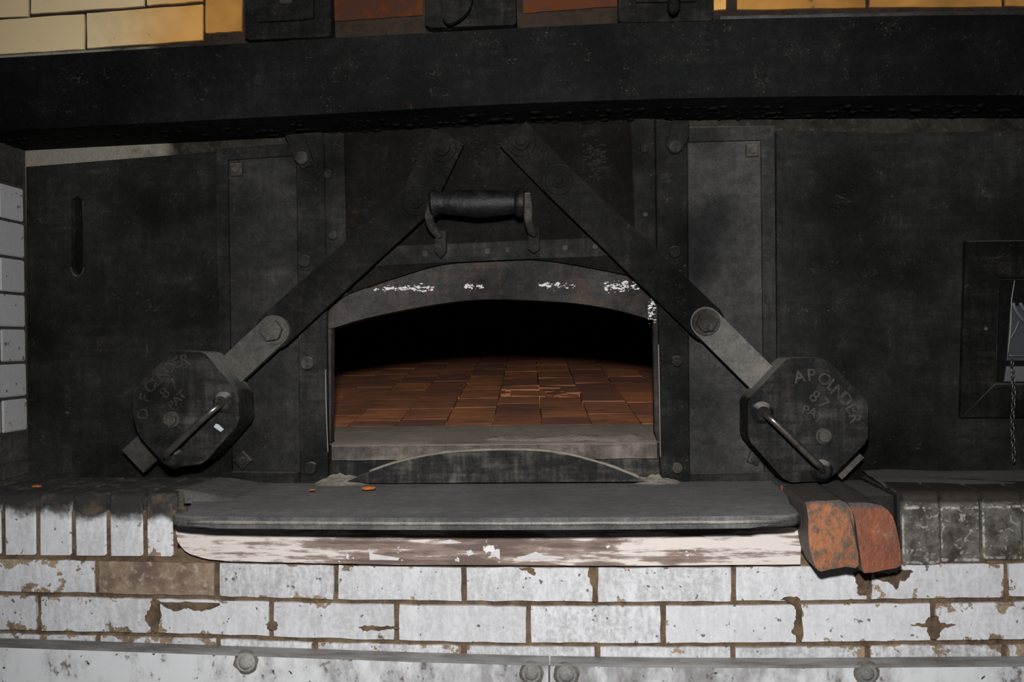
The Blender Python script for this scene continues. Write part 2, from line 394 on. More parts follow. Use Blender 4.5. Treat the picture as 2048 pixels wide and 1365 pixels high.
def brick(parent, quad, Y, mat, depth=.04, jit=.0010, bev=.0022, color=(0, 0, 0), name='brick', label=None, proud=0.0):
    (a, b, c, d) = quad         # pixels: top-left, top-right, bottom-right, bottom-left
    pts = []
    for p, q in ((a, b), (b, c), (c, d), (d, a)):
        n = 9 if abs(p[0] - q[0]) > abs(p[1] - q[1]) else 3
        for k in range(n):
            t = k / n; pts.append((p[0] + (q[0]-p[0])*t, p[1] + (q[1]-p[1])*t))
    ob = prism(name, pp(pts, Y), Y - proud, Y + depth, mat, parent, bevel=bev, seg=2, jit=jit)
    ob.color = (*color, 1)
    if label: ob['label'] = label
    return ob
def course(lineT, lineB, joints, Y, mat, parent, gap=11, fn=None):
    for i, (j0, j1) in enumerate(zip(joints, joints[1:])):
        a, b = j0 + gap / 2, j1 - gap / 2
        w, so, sm, mt, lb = fn(i, (a + b) / 2) if fn else (0, 0, 0, None, None)
        q = [(a, lin(lineT, a)), (b, lin(lineT, b)), (b, lin(lineB, b)), (a, lin(lineB, a))]
        # courses bow a little between the ends: sample the middle too
        brick(parent, q, Y, mt or mat, color=(w, so, sm), label=lb, proud=random.uniform(-.001, .0015))
def wear(i, x):
    e = abs(x - 1080) / 1000.0
    return (.25 + .55 * e ** 1.3 + random.uniform(-.1, .1), 0.0, random.uniform(.25, .6), None, None)
L1T = [(-400, 1112), (0, 1120), (440, 1128), (1000, 1137), (1470, 1136), (2048, 1128), (2400, 1121)]
L1B = [(-400, 1176), (0, 1183), (440, 1193), (700, 1200), (1050, 1204), (1470, 1203), (2048, 1194), (2400, 1186)]
L2T = [(-400, 1184), (0, 1191), (440, 1202), (700, 1209), (1050, 1214), (1470, 1213), (2048, 1205), (2400, 1197)]
L2B = [(-400, 1252), (0, 1260), (440, 1269), (700, 1279), (1050, 1286), (1470, 1287), (2048, 1279), (2400, 1270)]
L3T = [(-400, 1260), (0, 1268), (440, 1279), (700, 1289), (1050, 1295), (1470, 1296), (2048, 1290), (2400, 1282)]
L3B = [(-400, 1330), (0, 1338), (440, 1349), (700, 1359), (1050, 1365), (1470, 1366), (2048, 1360), (2400, 1352)]
def w1(i, x):
    if 195 < x < 430: return (.9, 0, .3, M['bare'], 'brown brick that has lost its white glaze')
    return wear(i, x)
course(L1T, L1B, [-1130, -870, -600, -330, -60, 193, 433, 672, 928, 1191, 1467, 1738, 2012, 2290, 2570, 2860, 3150], YF, M['white'], wall, fn=w1)
course(L2T, L2B, [-1200, -930, -670, -410, -170, 78, 308, 543, 794, 1057, 1326, 1597, 1866, 2140, 2410, 2690, 2980, 3200], YF, M['white'], wall, fn=wear)
def w3(i, x):
    w_ = wear(i, x); return (w_[0] + .2, 0, w_[2] + .2, None, None)
course(L3T, L3B, [-1080, -810, -550, -300, -50, 195, 437, 630, 928, 1195, 1465, 1735, 2010, 2280, 2560, 2850, 3140], YF, M['white'], wall, fn=w3)

# places where the glaze has broken away across a joint
for pts in ([(718, 1255), (735, 1252), (765, 1254), (790, 1253), (796, 1258), (770, 1260), (730, 1262)],
            [(1178, 1141), (1190, 1139), (1193, 1200), (1184, 1200), (1187, 1182), (1181, 1166), (1176, 1152)],
            [(1822, 1250), (1850, 1247), (1857, 1236), (1875, 1236), (1884, 1247), (1912, 1250), (1886, 1258), (1876, 1278), (1860, 1278), (1852, 1258)],
            [(1038, 1138), (1068, 1138), (1069, 1149), (1055, 1145)],
            [(1748, 1146), (1780, 1148), (1822, 1141), (1812, 1160), (1800, 1164), (1792, 1179), (1778, 1166), (1756, 1160)],
            [(1706, 1146), (1737, 1146), (1738, 1166), (1731, 1190), (1716, 1186), (1714, 1165)],
            [(303, 1204), (318, 1204), (317, 1262), (304, 1262), (291, 1238), (298, 1222)],
            [(318, 1205), (360, 1206), (440, 1209), (405, 1222), (372, 1218), (350, 1223), (330, 1214)],
            [(1560, 1200), (1600, 1199), (1604, 1280), (1594, 1272), (1584, 1262), (1592, 1240), (1590, 1215)],
            [(532, 1248), (548, 1243), (558, 1251), (550, 1260), (536, 1257)]):
    q = [(x + 5 * mnoise.noise(Vector((x * .13, y * .13, 1))), y + 4 * mnoise.noise(Vector((x * .13, y * .13, 9)))) for x, y in spline(pts + [pts[0]], 6)[:-1]]
    prism('glaze_chip', pp(q, YF - .0017), YF - .0022, YF + .001, M['mortar'], wall, bevel=0, jit=.0006)

# ---- ledge of header bricks left of the shelf (rounded upper edge), each a part of the wall
def header(x0, x1, ytop, ybot, mat, color, label=None, yfront=YF, ztop=ZL, r=.016, name='brick', lean=0.0):
    a, b = W(x0, ybot, yfront), W(x1, ybot, yfront)
    zt = ztop; zb = (a.z + b.z) / 2
    bm = bmesh.new(); prof = []
    prof.append((yfront, zb)); 
    for k in range(6):
        t = k / 5 * PI / 2; prof.append((yfront + r - r * math.cos(t), zt - r + r * math.sin(t)))
    prof.append((-.0005, zt)); prof.append((-.0005, zb))
    xs = [a.x, a.x + .003, b.x - .003, b.x]; ins = [.003, 0, 0, .003]
    rings = []
    for x, d in zip(xs, ins):
        cy, cz = -.09, (zt + zb) / 2
        rings.append([bm.verts.new((x + lean * (z - zb) + random.uniform(-.0006, .0006), y + (d if y < cy else 0), z - (d if z > cz else -d))) for y, z in prof])
    for A, B in zip(rings, rings[1:]):
        for k in range(len(prof)): bm.faces.new((A[k], A[(k+1) % len(prof)], B[(k+1) % len(prof)], B[k]))
    bm.faces.new(rings[0][::-1]); bm.faces.new(rings[-1])
    ob = from_bm(name, bm, mat, wall, autosmooth=40); ob.color = (*color, 1)
    if label: ob['label'] = label
    return ob
hx = [-600 + 68 * k for k in range(5)] + [-260, -200, -132, -65, 5, 75, 146, 216, 289, 349]
for i, (a, b) in enumerate(zip(hx, hx[1:])):
    header(a + 4, b - 4, 1000, 1108 + max(-1, (a + 260) * .010), M['white_small'], (random.uniform(.2, .45) + (.35 if a > 280 else 0), .42 + .10 * (a > 140), random.uniform(.2, .5)))
for i, (a, b) in enumerate(((1806, 1881), (1884, 1962), (1967, 2046), (2050, 2128), (2132, 2210), (2215, 2294), (2299, 2378), (2383, 2462), (2467, 2546))):
    header(a, b, 1000, 1130 - 5 * min(i, 4), M['dark_glaze'], (.5, .5, .5), 'blackened glazed header brick')
bm = bmesh.new()
bm_box(bm, X0, W(352, 1100, YF).x, YF + .008, -.001, ZL - .105, ZL - .008)
bm_box(bm, W(1690, 1100, YF).x + .005, W(1800, 1100, YF).x, -.16, -.001, ZL - .115, ZL - .012)
bm_box(bm, W(1800, 1100, YF).x, X1, YF + .010, -.001, ZL - .115, ZL - .006)
bm_box(bm, W(345, 1100, YF).x, W(1806, 1100, YF).x, YF + .03, .0, ZL - .105, ZL - .05)
from_bm('ledge_mortar', bm, M['soot_ledge'], wall)
bm = bmesh.new(); bm_box(bm, X0, W(352, 1100, YF).x, YF + .004, YF + .02, ZL - .106, ZL - .030)
bm_box(bm, W(1806, 1100, YF).x, X1, YF + .006, YF + .02, ZL - .118, ZL - .085); from_bm('joint_mortar', bm, M['mortar'], wall)
# dust and mortar skim over the right ledge
bm = bmesh.new(); nx, ny = 26, 8
xa, xb = W(1760, 1000, -.1).x, X1
G = [[bm.verts.new((xa + (xb - xa) * i / nx, -.002 - .165 * j / ny, ZL - .004 + .010 * (1 - j / ny) + .008 * mnoise.noise(Vector((i * .45, j * .6, 3))))) for j in range(ny + 1)] for i in range(nx + 1)]
for i in range(nx):
    for j in range(ny): bm.faces.new((G[i][j], G[i+1][j], G[i+1][j+1], G[i][j+1]))
o = from_bm('dust_skim', bm, M['soot_ledge'], wall, smooth=True)

# ---- two worn orange bullnose bricks that jut out at the end of the shelf
def orange_brick(outline, yfront, mat_col, label, skew):
    xz = pp(outline, yfront)
    bm = bmesh.new()
    bm_prism(bm, xz, yfront, -.003, bevel=.012, seg=3)
    zt = max(z for x, z in xz)
    for v in bm.verts:
        # the top leans back and down towards the front, worn round
        k = max(0.0, min(1.0, (v.co.z - (zt - .03)) / .03))
        if v.co.y < -.1: v.co.y += .030 * k * k
        if v.co.y > -.05: v.co.x += skew; 
        if v.co.y > -.05 and k > .3: v.co.z += .006
        v.co += Vector((0, 1, 1)) * .004 * mnoise.noise(v.co * 18)
    ob = from_bm('bullnose_brick', bm, M['orange'], None, autosmooth=50); ob.color = (*mat_col, 1); tag(ob, label, 'brick', 'orange bricks at the end of the shelf')
    return ob
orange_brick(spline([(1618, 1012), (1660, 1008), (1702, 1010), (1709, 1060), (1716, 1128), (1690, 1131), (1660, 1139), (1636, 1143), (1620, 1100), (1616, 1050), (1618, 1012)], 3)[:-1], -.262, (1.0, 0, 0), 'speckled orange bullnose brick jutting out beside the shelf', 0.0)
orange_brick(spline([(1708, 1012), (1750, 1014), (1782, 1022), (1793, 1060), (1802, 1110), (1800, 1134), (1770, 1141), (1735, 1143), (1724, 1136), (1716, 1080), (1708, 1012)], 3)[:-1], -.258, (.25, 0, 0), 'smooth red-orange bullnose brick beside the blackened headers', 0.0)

# ---- limewashed board under the shelf
bt = [(350, 1056), (800, 1058), (1200, 1058), (1604, 1056)]
bb = [(1600, 1130), (1200, 1132), (800, 1130), (560, 1125), (440, 1122), (380, 1108), (355, 1085)]
yb_ = YF - .012
bo = prism('sill_board', pp(spline(bt, 4), yb_) + pp(spline(bb, 4), yb_), yb_, YF + .03, M['board'], bevel=.004, seg=2, jit=.0006)
for pts in ([(738, 1097), (746, 1109), (772, 1112), (800, 1117), (796, 1122), (760, 1121), (739, 1120)], [(977, 1117), (985, 1104), (993, 1098), (1000, 1100), (1000, 1119), (990, 1114)], [(1034, 1115), (1050, 1112), (1072, 1104), (1085, 1110), (1126, 1114), (1128, 1118), (1090, 1119), (1036, 1120)], [(875, 1086), (900, 1079), (925, 1087), (896, 1089)], [(932, 1104), (942, 1100), (948, 1108), (936, 1112)], [(1400, 1070), (1470, 1068), (1480, 1074), (1420, 1078)]):
    prism('paint_patch', pp(pts, yb_ - .0006), yb_ - .0008, yb_ + .001, M['flake'], bo, bevel=0, jit=.0008)
tag(bo, 'worn limewashed sill board below the iron shelf', 'board')

# ---- painted metal sheets at the foot of the picture
YP = YF - .034
def sheet(xa, xb, label):
    root = empty('guard_sheet', W((xa + xb) / 2, 1400, YP) * 1.0); root.location.z = 0.0
    T = [(-400, 1288), (0, 1292), (440, 1307), (700, 1317), (1050, 1328), (1470, 1334), (2048, 1330), (2400, 1326)]
    xs = [xa + (xb - xa) * k / 8 for k in range(9)]
    top = pp([(x, lin(T, x)) for x in xs], YP)
    prism('sheet', top + [(top[-1][0], .02), (top[0][0], .02)], YP, YP + .006, M['painted'], root, bevel=.001)
    # the angle strip that caps the sheet
    bm = bmesh.new(); prev = None
    for x, z in top:
        ring = [bm.verts.new((x, y, zz)) for y, zz in ((YP - .001, z + .001), (YP - .001, z - .003), (YF - .0025, z - .003), (YF - .0025, z + .0015))]
        if prev:
            for k in range(4): bm.faces.new((prev[k], prev[(k+1) % 4], ring[(k+1) % 4], ring[k]))
        else: bm.faces.new(ring)
        prev = ring
    bm.faces.new(prev[::-1]); from_bm('cap_strip', bm, M['grey'], root)
    tag(root, label, 'metal sheet'); return root
def dome(parent, px, py, Y, r, mat, name='rivet', h=.6):
    c = W(px, py, Y); R_ = r * S(px, Y)
    prism('grime_ring', [(c.x + R_ * 1.75 * (1 + .14 * mnoise.noise(Vector((math.cos(k*PI/14) * 2 + px, math.sin(k*PI/14) * 2, 0)))) * math.cos(k*PI/14), c.z + R_ * 1.75 * (1 + .14 * mnoise.noise(Vector((math.cos(k*PI/14) * 2 + px, math.sin(k*PI/14) * 2, 0)))) * math.sin(k*PI/14)) for k in range(28)], Y - .0004, Y + .0005, M['grime'], parent, bevel=0)
    c = W(px, py, Y); R_ = r * S(px, Y); bm = bmesh.new()
    prof = [(R_ * 1.35, 0), (R_ * 1.35, R_ * .12), (R_, R_ * .16), (R_ * .95, R_ * .45 * h), (R_ * .6, R_ * .85 * h), (R_ * .22, R_ * h)]
    n = 16; rings = [[bm.verts.new((c.x + q * math.cos(k*2*PI/n), Y - d, c.z + q * math.sin(k*2*PI/n))) for k in range(n)] for q, d in prof]
    for A, B in zip(rings, rings[1:]):
        for k in range(n): bm.faces.new((A[k], A[(k+1) % n], B[(k+1) % n], B[k]))
    bm.faces.new(rings[-1]); bm.faces.new(rings[0][::-1])
    return from_bm(name, bm, mat, parent, autosmooth=50)
M['grime'] = mortar('dark_grime', (.16, .145, .12), (.06, .052, .042))
M['rivet'] = iron('rivet_metal', .26, (1, .97, .9), dust=.4, rust=.3, fleck=.3, top=.2, dustcol=(.35, .33, .30))
sl = sheet(-1100, 1097, 'white painted metal sheet with black specks, left of the seam')
sr = sheet(1100, 3100, 'white painted metal sheet right of the seam, grey smudged')
prism('seam', pp([(1096.5, 1333), (1100.5, 1333), (1100.5, 1500), (1096.5, 1500)], YP), YP - .0006, YP + .004, M['grime'], sl, bevel=0)
dome(sl, 492, 1325, YP, 14, M['rivet']); dome(sl, 1063, 1347, YP, 14, M['rivet'])
dome(sr, 1133, 1350, YP, 15, M['rivet']); dome(sr, 1733, 1347, YP, 15, M['rivet'])

# ---- wall behind the iron plates, with the opening for the oven mouth
xl, xr = W(600, 700, .02).x, W(1372, 700, .02).x
zs, za = W(985, 910, .02).z, W(985, 580, .02).z
bm = bmesh.new()
bm_box(bm, X0, xl, .0125, .155, ZL - .1, 1.95); bm_box(bm, xr, X1, .0125, .155, ZL - .1, 1.95)
bm_box(bm, xl, xr, .062, .155, za, 1.95); bm_box(bm, xl, xr, .062, .155, ZL - .1, zs)
struct(from_bm('wall_back', bm, M['plaster']), 'smoked plaster wall behind the iron plates')

# ---- return wall on the left
XL = W(52, 650, 0).x
bm = bmesh.new(); bm_box(bm, XL - .3, XL - .004, -.150, .012, ZL - .002, 1.72)
wl = struct(from_bm('wall_left', bm, M['mortar_left']), 'white glazed brick return wall beside the iron front')
ys = [322, 376, 447, 519, 589, 657, 725, 794, 862, 922, 952]
for i, (a, b) in enumerate(zip(ys, ys[1:])):
    za_, zb_ = W(52, a + 3, 0).z, W(52, b - 3, 0).z
    cuts = [(-.0005, -.072), (-.078, -.149)] if i % 2 else [(-.0005, -.149)]
    for c0, c1 in cuts:
        bm = bmesh.new(); bm_box(bm, XL - .03, XL + random.uniform(-.001, .001), c1, c0, zb_, za_)
        bmesh.ops.bevel(bm, geom=bm.edges[:], offset=.002, segments=2, affect='EDGES')
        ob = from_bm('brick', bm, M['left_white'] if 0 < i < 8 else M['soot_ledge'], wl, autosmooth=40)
        ob.color = (0 if 0 < i < 7 else .4, .0 if 0 < i < 8 else .75, .2, 1)

for i, (a, b) in enumerate(zip(ys, ys[1:])):
    za_, zb_ = W(52, a + 3, 0).z, W(52, b - 3, 0).z
    for c0, c1 in ([(XL - .005, XL - .105), (XL - .112, XL - .299)] if i % 2 else [(XL - .005, XL - .205), (XL - .212, XL - .299)]):
        bm = bmesh.new(); bm_box(bm, c1, c0, -.154, -.1505, zb_, za_)
        bmesh.ops.bevel(bm, geom=bm.edges[:], offset=.001, segments=1, affect='EDGES')
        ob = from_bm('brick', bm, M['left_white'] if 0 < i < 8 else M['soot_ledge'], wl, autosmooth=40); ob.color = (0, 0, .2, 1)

# ---- upper wall with yellow glazed bricks
zu0 = W(1024, 60, YU).z
bm = bmesh.new(); bm_box(bm, X0, X1, YU + .005, .02, zu0 - .06, 2.0)
wu = struct(from_bm('wall_upper', bm, M['mortar_dark']), 'yellow glazed brick wall above the black beam')
def ub(q, heat, grad=0.0, dark=0.0, Y=YU):
    return brick(wu, q, Y, M['yellow'], color=(heat, grad, dark), jit=.0006, bev=.0018)
ub([(-260, 28), (-160, 21), (-160, 112), (-260, 120)], .15); ub([(-152, 50), (-70, 46), (-70, 112), (-152, 118)], .15)
ub([(-62, 44), (168, 28), (168, 98), (-62, 112)], .16)
ub([(174, 27), (405, 9), (405, 80), (174, 96)], .36, .45, .08)
ub([(-190, -46), (56, -56), (56, 32), (-190, 40)], .12); ub([(62, -56), (288, -72), (288, 12), (62, 27)], .16)
ub([(294, -72), (405, -78), (405, 2), (294, 10)], .42, .3)
ub([(411, -20), (484, -22), (484, 62), (411, 66)], .78, .05, .05)
ub([(669, -40), (846, -48), (846, 30), (669, 42)], 1.7, .0, .6)
ub([(1046, -50), (1234, -58), (1234, 12), (1046, 26)], 1.4, .0, .5)
ub([(1428, -60), (1452, -60), (1452, 18), (1428, 20)], .55, 0, .4)
ub([(1474, -66), (1731, -68), (1731, 15), (1474, 19)], .78, -.1, .1)
ub([(1740, -68), (2003, -66), (2003, 13), (1740, 14)], .72, -.1, .1)
ub([(2011, -66), (2270, -60), (2270, 14), (2011, 12)], .70, 0, .1)
for k in range(2): ub([(2278 + 270 * k, -60), (2540 + 270 * k, -58), (2540 + 270 * k, 14), (2278 + 270 * k, 14)], .52, 0, .1)
for k in range(2): ub([(-510 - 245 * k, 62 + 12 * k), (-268 - 245 * k, 48 + 12 * k), (-268 - 245 * k, 120 + 12 * k), (-510 - 245 * k, 134 + 12 * k)], .14)
for k in range(2): ub([(-440 - 250 * k, -30 + 10 * k), (-196 - 250 * k, -44 + 10 * k), (-196 - 250 * k, 40 + 12 * k), (-440 - 250 * k, 54 + 12 * k)], .14)

# ================================================================== THINGS
# ---- the black beam
bt = [(-950, 170), (-330, 135), (0, 116), (410, 91), (1000, 58), (1400, 40), (1800, 32), (2048, 29), (2380, 27), (3050, 25)]
bb = [(-950, 316), (-330, 282), (0, 262), (650, 228), (1000, 209), (1350, 197), (1700, 192), (2048, 190), (2380, 190), (3050, 190)]
root = empty('lintel_beam', (0, YB, W(1024, 210, YB).z))
T = pp(spline(bt, 5), YB); B = pp(spline(bb, 10), YB)
bm = bmesh.new(); bm_prism(bm, T + B[::-1], YB, .011, bevel=.004, seg=2)
from_bm('beam', bm, M['beam'], root, autosmooth=40)
# pale bead of mortar along its upper left edge
bm = bmesh.new(); bm_tube(bm, [W(x, lin(bt, x) - 1.5, YB + .006) for x in range(-300, 420, 30)], .0035, 8); from_bm('mortar_bead', bm, M['plaster'], root, smooth=True)
bm = bmesh.new(); bm_tube(bm, [W(x, lin(bt, x) - 2 + 2 * mnoise.noise(Vector((x * .02, 0, 0))), YB + .008) for x in range(1440, 2360, 30)], .0045, 8)
from_bm('mortar_bead', bm, M['soot_ledge'], root, smooth=True)
# drips and crust of tar along the underside
bm = bmesh.new(); x = -100
rings = []
while x < 2200:
    zlow = W(x, lin(bb, x), YB).z
    for k in range(3):
        px = x + random.uniform(-9, 9); y = -.004 - .035 * k + random.uniform(-.012, .002)
        if (x < 480 and k == 0) or random.random() < .45: continue
        c = Vector((W(px, lin(bb, max(-330, px)), YB).x, y, zlow - random.uniform(-.002, .002)))
        r = random.uniform(.002, .0065)
        bmesh.ops.create_icosphere(bm, subdivisions=1, radius=r, matrix=Matrix.Translation(c) @ Matrix.Diagonal((random.uniform(1.2, 2.2), 1.2, random.uniform(.45, .8), 1)))
    x += 15
o = from_bm('tar_crust', bm, M['tar'], root, smooth=True); o['kind'] = 'stuff'
tag(root, 'long black tarred iron beam across the top of the oven front', 'beam')

# ---- boxes standing on the beam
def damper(outer, inner, label, Y=YB - .004):
    r = empty('flue_door', W(outer[2][0], outer[2][1], Y))
    prism('door_plate', pp(outer, Y), Y, YU + .01, M['box'], r, bevel=.004, seg=2)
    if inner:
        prism('raised_frame', pp(inner, Y - .008), Y - .008, Y - .0002, M['box'], r, bevel=.003)
    return tag(r, label, 'flue door')
def rim(pts_out, wdt):
    return pts_out
d1 = damper([(490, -60), (660, -66), (662, 68), (655, 73), (500, 80), (490, 76)], [(516, -60), (626, -62), (627, 36), (600, 39), (560, 41), (516, 43)], 'black iron flue door left of the hook, with a pale rim')
c = W(573, 4, YB - .012); bm = bmesh.new(); bm_box(bm, c.x - .012, c.x + .012, YB - .020, YB - .0122, c.z - .005, c.z + .012); bmesh.ops.bevel(bm, geom=bm.edges[:], offset=.002, affect='EDGES')
from_bm('latch', bm, M['bolt'], d1)
d2 = damper([(850, -70), (1028, -78), (1033, 44), (1026, 50), (862, 55), (850, 50)], None, 'black iron flue plate behind the hanging hook')
d3 = damper([(1237, -80), (1424, -86), (1426, 36), (1420, 41), (1248, 45), (1237, 41)], [(1272, -80), (1392, -82), (1392, 2), (1272, 4)], 'black iron flue door right of the hook')
bm = bmesh.new(); bm_tube(bm, [W(1348, -30, YB - .02), W(1348, -5, YB - .03), W(1347, 18, YB - .028), W(1347, 26, YB - .016)], [.011, .011, .011, .008], 12)
from_bm('latch', bm, M['tar'], d3, smooth=True)
# hook
hk = empty('iron_hook', W(905, 60, YB - .03))
hy = YB - .035
prism('hook_plate', pp(spline([(882, -60), (946, -60), (944, 0), (930, 28), (908, 44), (893, 46), (885, 34), (882, 0)], 3), hy), hy, hy + .010, M['box'], hk, bevel=.003, seg=2)
bm = bmesh.new(); bm_cyl(bm, W(905, -20, hy + .0102), (0, 1, 0), .012, .012, .0205, 14); from_bm('spacer', bm, M['tar'], hk, autosmooth=40)
tag(hk, 'dark iron hook hanging over the beam between the flue doors', 'hook')

# ---- iron plates
def bolt(parent, px, py, Y, r, kind='round', h=.010, mat=None, washer=0.0, rot=0.0, name='bolt'):
    c = W(px, py, Y); R_ = r * S(px, Y); mat = mat or M['bolt']; bm = bmesh.new(); y = Y
    if washer:
        bm_cyl(bm, (c.x, y, c.z), (0, -1, 0), R_ * washer, R_ * washer * .96, .0025, 24); y -= .0025
    if kind == 'square':
        s_ = R_; m = Matrix.Rotation(rot, 3, 'Y')
        pts = [m @ Vector((sx * s_, 0, sz * s_)) for sx, sz in ((-1, -1), (1, -1), (1, 1), (-1, 1))]
        bm_prism(bm, [(c.x + p.x, c.z + p.z) for p in pts], y - h, y, bevel=.0015)
        bm_cyl(bm, (c.x, y - h, c.z), (0, -1, 0), R_ * .62, R_ * .58, .004, 16)
    else:
        n = 6 if kind == 'hex' else 18
        bm_prism(bm, [(c.x + R_ * math.cos(rot + k*2*PI/n), c.z + R_ * math.sin(rot + k*2*PI/n)) for k in range(n)], y - h, y, bevel=.0018 if kind == 'hex' else .003, seg=2)
        if kind == 'nut': bm_cyl(bm, (c.x, y - h, c.z), (0, -1, 0), R_ * .55, R_ * .5, .004, 14)
    return from_bm(name, bm, mat, parent, autosmooth=35)

pl = empty('iron_plate', W(250, 955, 0)); 
# the left plate has a slot: built as strips round it
sx0, sx1 = 143, 166; ty = [(52, 334), (437, 303)]
def tl(x): return lin(ty, x)
bm = bmesh.new()
outer = [(52, tl(52)), (sx0, tl(sx0)), (sx0, 398), (sx0, 540), (149, 550), (155, 553), (161, 550), (sx1, 540), (sx1, 398), (160, 390), (149, 390)]
bm_prism(bm, pp([(52, 334), (sx0, tl(sx0)), (sx0, 400), (sx0, 540), (sx0, 962), (57, 962)], 0), 0, .012)
bm_prism(bm, pp([(sx0, tl(sx0)), (sx1, tl(sx1)), (sx1, 400), (154, 392), (sx0, 400)], 0), 0, .012)
bm_prism(bm, pp([(sx0, 540), (149, 550), (155, 553), (161, 550), (sx1, 540), (sx1, 962), (sx0, 962)], 0), 0, .012)
bm_prism(bm, pp([(sx1, tl(sx1)), (437, 303), (443, 965), (sx1, 962), (sx1, 540), (sx1, 400)], 0), 0, .012)
from_bm('plate', bm, M['plate'], pl)
bm = bmesh.new(); a, b = W(sx0, 395, .0125), W(sx1, 552, .0125)
bm_box(bm, a.x - .002, b.x + .002, .0121, .0124, b.z - .002, a.z + .004); from_bm('slot_backing', bm, M['tar'], pl)
bm = bmesh.new(); bm_tube(bm, [W(x, y, -.0005) for x, y in spline([(142, 536), (146, 548), (155, 554), (164, 548), (168, 536)], 4)], .0022, 8); from_bm('slot_lip', bm, M['bolt'], pl, smooth=True)
tag(pl, 'black iron plate with a vertical slot beside the white brick return', 'iron plate')

pr = prism('iron_plate', pp([(1553, 262), (1640, 262), (1760, 266), (2048, 262), (2330, 260), (2900, 258), (2900, 945), (2330, 952), (1556, 966)], 0), 0, .012, M['plate'])
tag(pr, 'black scratched iron plate on the right around the flue frame', 'iron plate')

# ---- framed panels
def framed_panel(outer, cshape, bolts, label, pm='panel'):
    r = empty('framed_panel', W(outer[2][0], outer[2][1], 0))
    prism('panel', pp(outer, -.004), -.004, .011, M[pm], r)
    prism('frame', pp(cshape, -.011), -.011, -.0041, M['rail' if pm == 'panel' else 'panel'], r, bevel=.0012)
    for px, py, rr, rot in bolts:
        bolt(r, px, py, -.0042, rr, 'square', .009, rot=rot)
    return tag(r, label, 'iron panel')
framed_panel([(430, 297), (592, 285), (600, 971), (440, 971)],
             [(430, 296), (590, 285), (590, 311), (455, 320), (463, 944), (597, 945), (598, 971), (440, 971)],
             [(475, 341, 12, 0), (487, 921, 13, PI / 4)], 'grey iron panel with raised border left of the oven mouth')
framed_panel([(1375, 253), (1549, 251), (1556, 970), (1380, 972)],
             [(1378, 256), (1549, 251), (1556, 970), (1382, 972), (1382, 947), (1529, 945), (1522, 280), (1378, 284)],
             [(1503, 303, 12, 0), (1507, 917, 11, PI / 8)], 'pale grey iron panel with raised border right of the oven mouth', 'panel_pale')

# ---- guide rails
M['worn_line'] = plain('worn_bare_edge', (.42, .39, .36), .5)
def rail(outer, Y, bolts, label, extra=None, mat='rail', edge=None):
    r = empty('guide_rail', W(outer[2][0], outer[2][1], Y))
    prism('rail', pp(outer, Y), Y, -.0005, M[mat], r, bevel=.002)
    for b in bolts: bolt(r, b[0], b[1], Y - .0001, b[2], b[3], b[4] if len(b) > 4 else .009, mat=M[b[5]] if len(b) > 5 else None)
    if edge:
        bm = bmesh.new(); bm_tube(bm, [W(x, y, Y - .0004) for x, y in spline(edge, 5)], .0007, 6); from_bm('worn_edge', bm, M['worn_line'], r, smooth=True)
    if extra: prism('clip', pp(extra, Y - .007), Y - .007, Y - .0002, M['rail'], r, bevel=.003, seg=2)
    return tag(r, label, 'guide rail')
rail([(591, 268), (644, 262), (648, 300), (656, 968), (600, 972)], -.014,
     [(607, 319, 13, 'round', .016), (611, 523, 12, 'round'), (616, 727, 13, 'round'), (623, 936, 12, 'round')],
     'outer guide rail left of the oven mouth with a bent clip', [(569, 270), (606, 266), (622, 312), (628, 330), (602, 338), (588, 320)], edge=[(651, 740), (652, 800), (654, 860), (656, 905)])
rail([(645, 258), (687, 250), (692, 460), (694, 590), (650, 610)], -.0085, [(657, 350, 9, 'round'), (667, 472, 9, 'round')], 'inner guide rail on the left of the oven door')
rail([(1311, 238), (1374, 246), (1380, 972), (1334, 972), (1321, 952)], -.014,
     [(1349, 297, 13, 'round', .016), (1349, 505, 12, 'round'), (1353, 723, 11, 'round'), (1354, 936, 11, 'nut', .009, 'bolt_worn')],
     'outer guide rail right of the oven mouth with a brassy bolt', [(1345, 240), (1379, 240), (1378, 275), (1366, 300), (1340, 306), (1332, 290)], edge=[(1317, 690), (1319, 800), (1320, 870), (1321, 915)])
rail([(1260, 232), (1309, 230), (1314, 585), (1272, 545)], -.0085, [(1291, 430, 5, 'round', .005, 'bolt_worn'), (1288, 300, 8, 'round')], 'inner guide rail on the right of the oven door')

# ---- sliding door
arch = spline([(1274, 556), (1262, 552), (1167, 533), (1080, 520), (992, 519), (886, 529), (809, 550), (745, 571), (693, 590)], 5)
dr = empty('oven_shutter', W(985, 560, 0))
prism('door_plate', pp([(688, 236), (1262, 228)] + arch, -.003), -.003, .004, M['door'], dr, bevel=.001)
prism('cross_strap', pp([(770, 492), (900, 488), (1060, 481), (1250, 474), (1252, 511), (1060, 518), (900, 525), (740, 533)], -.0075), -.0075, -.0031, M['rail'], dr, bevel=.0012)
for x, y in ((975, 503), (1015, 500), (1130, 497), (1190, 494), (850, 508)):
    bolt(dr, x, y, -.0076, 6, 'round', .002, name='rivet')
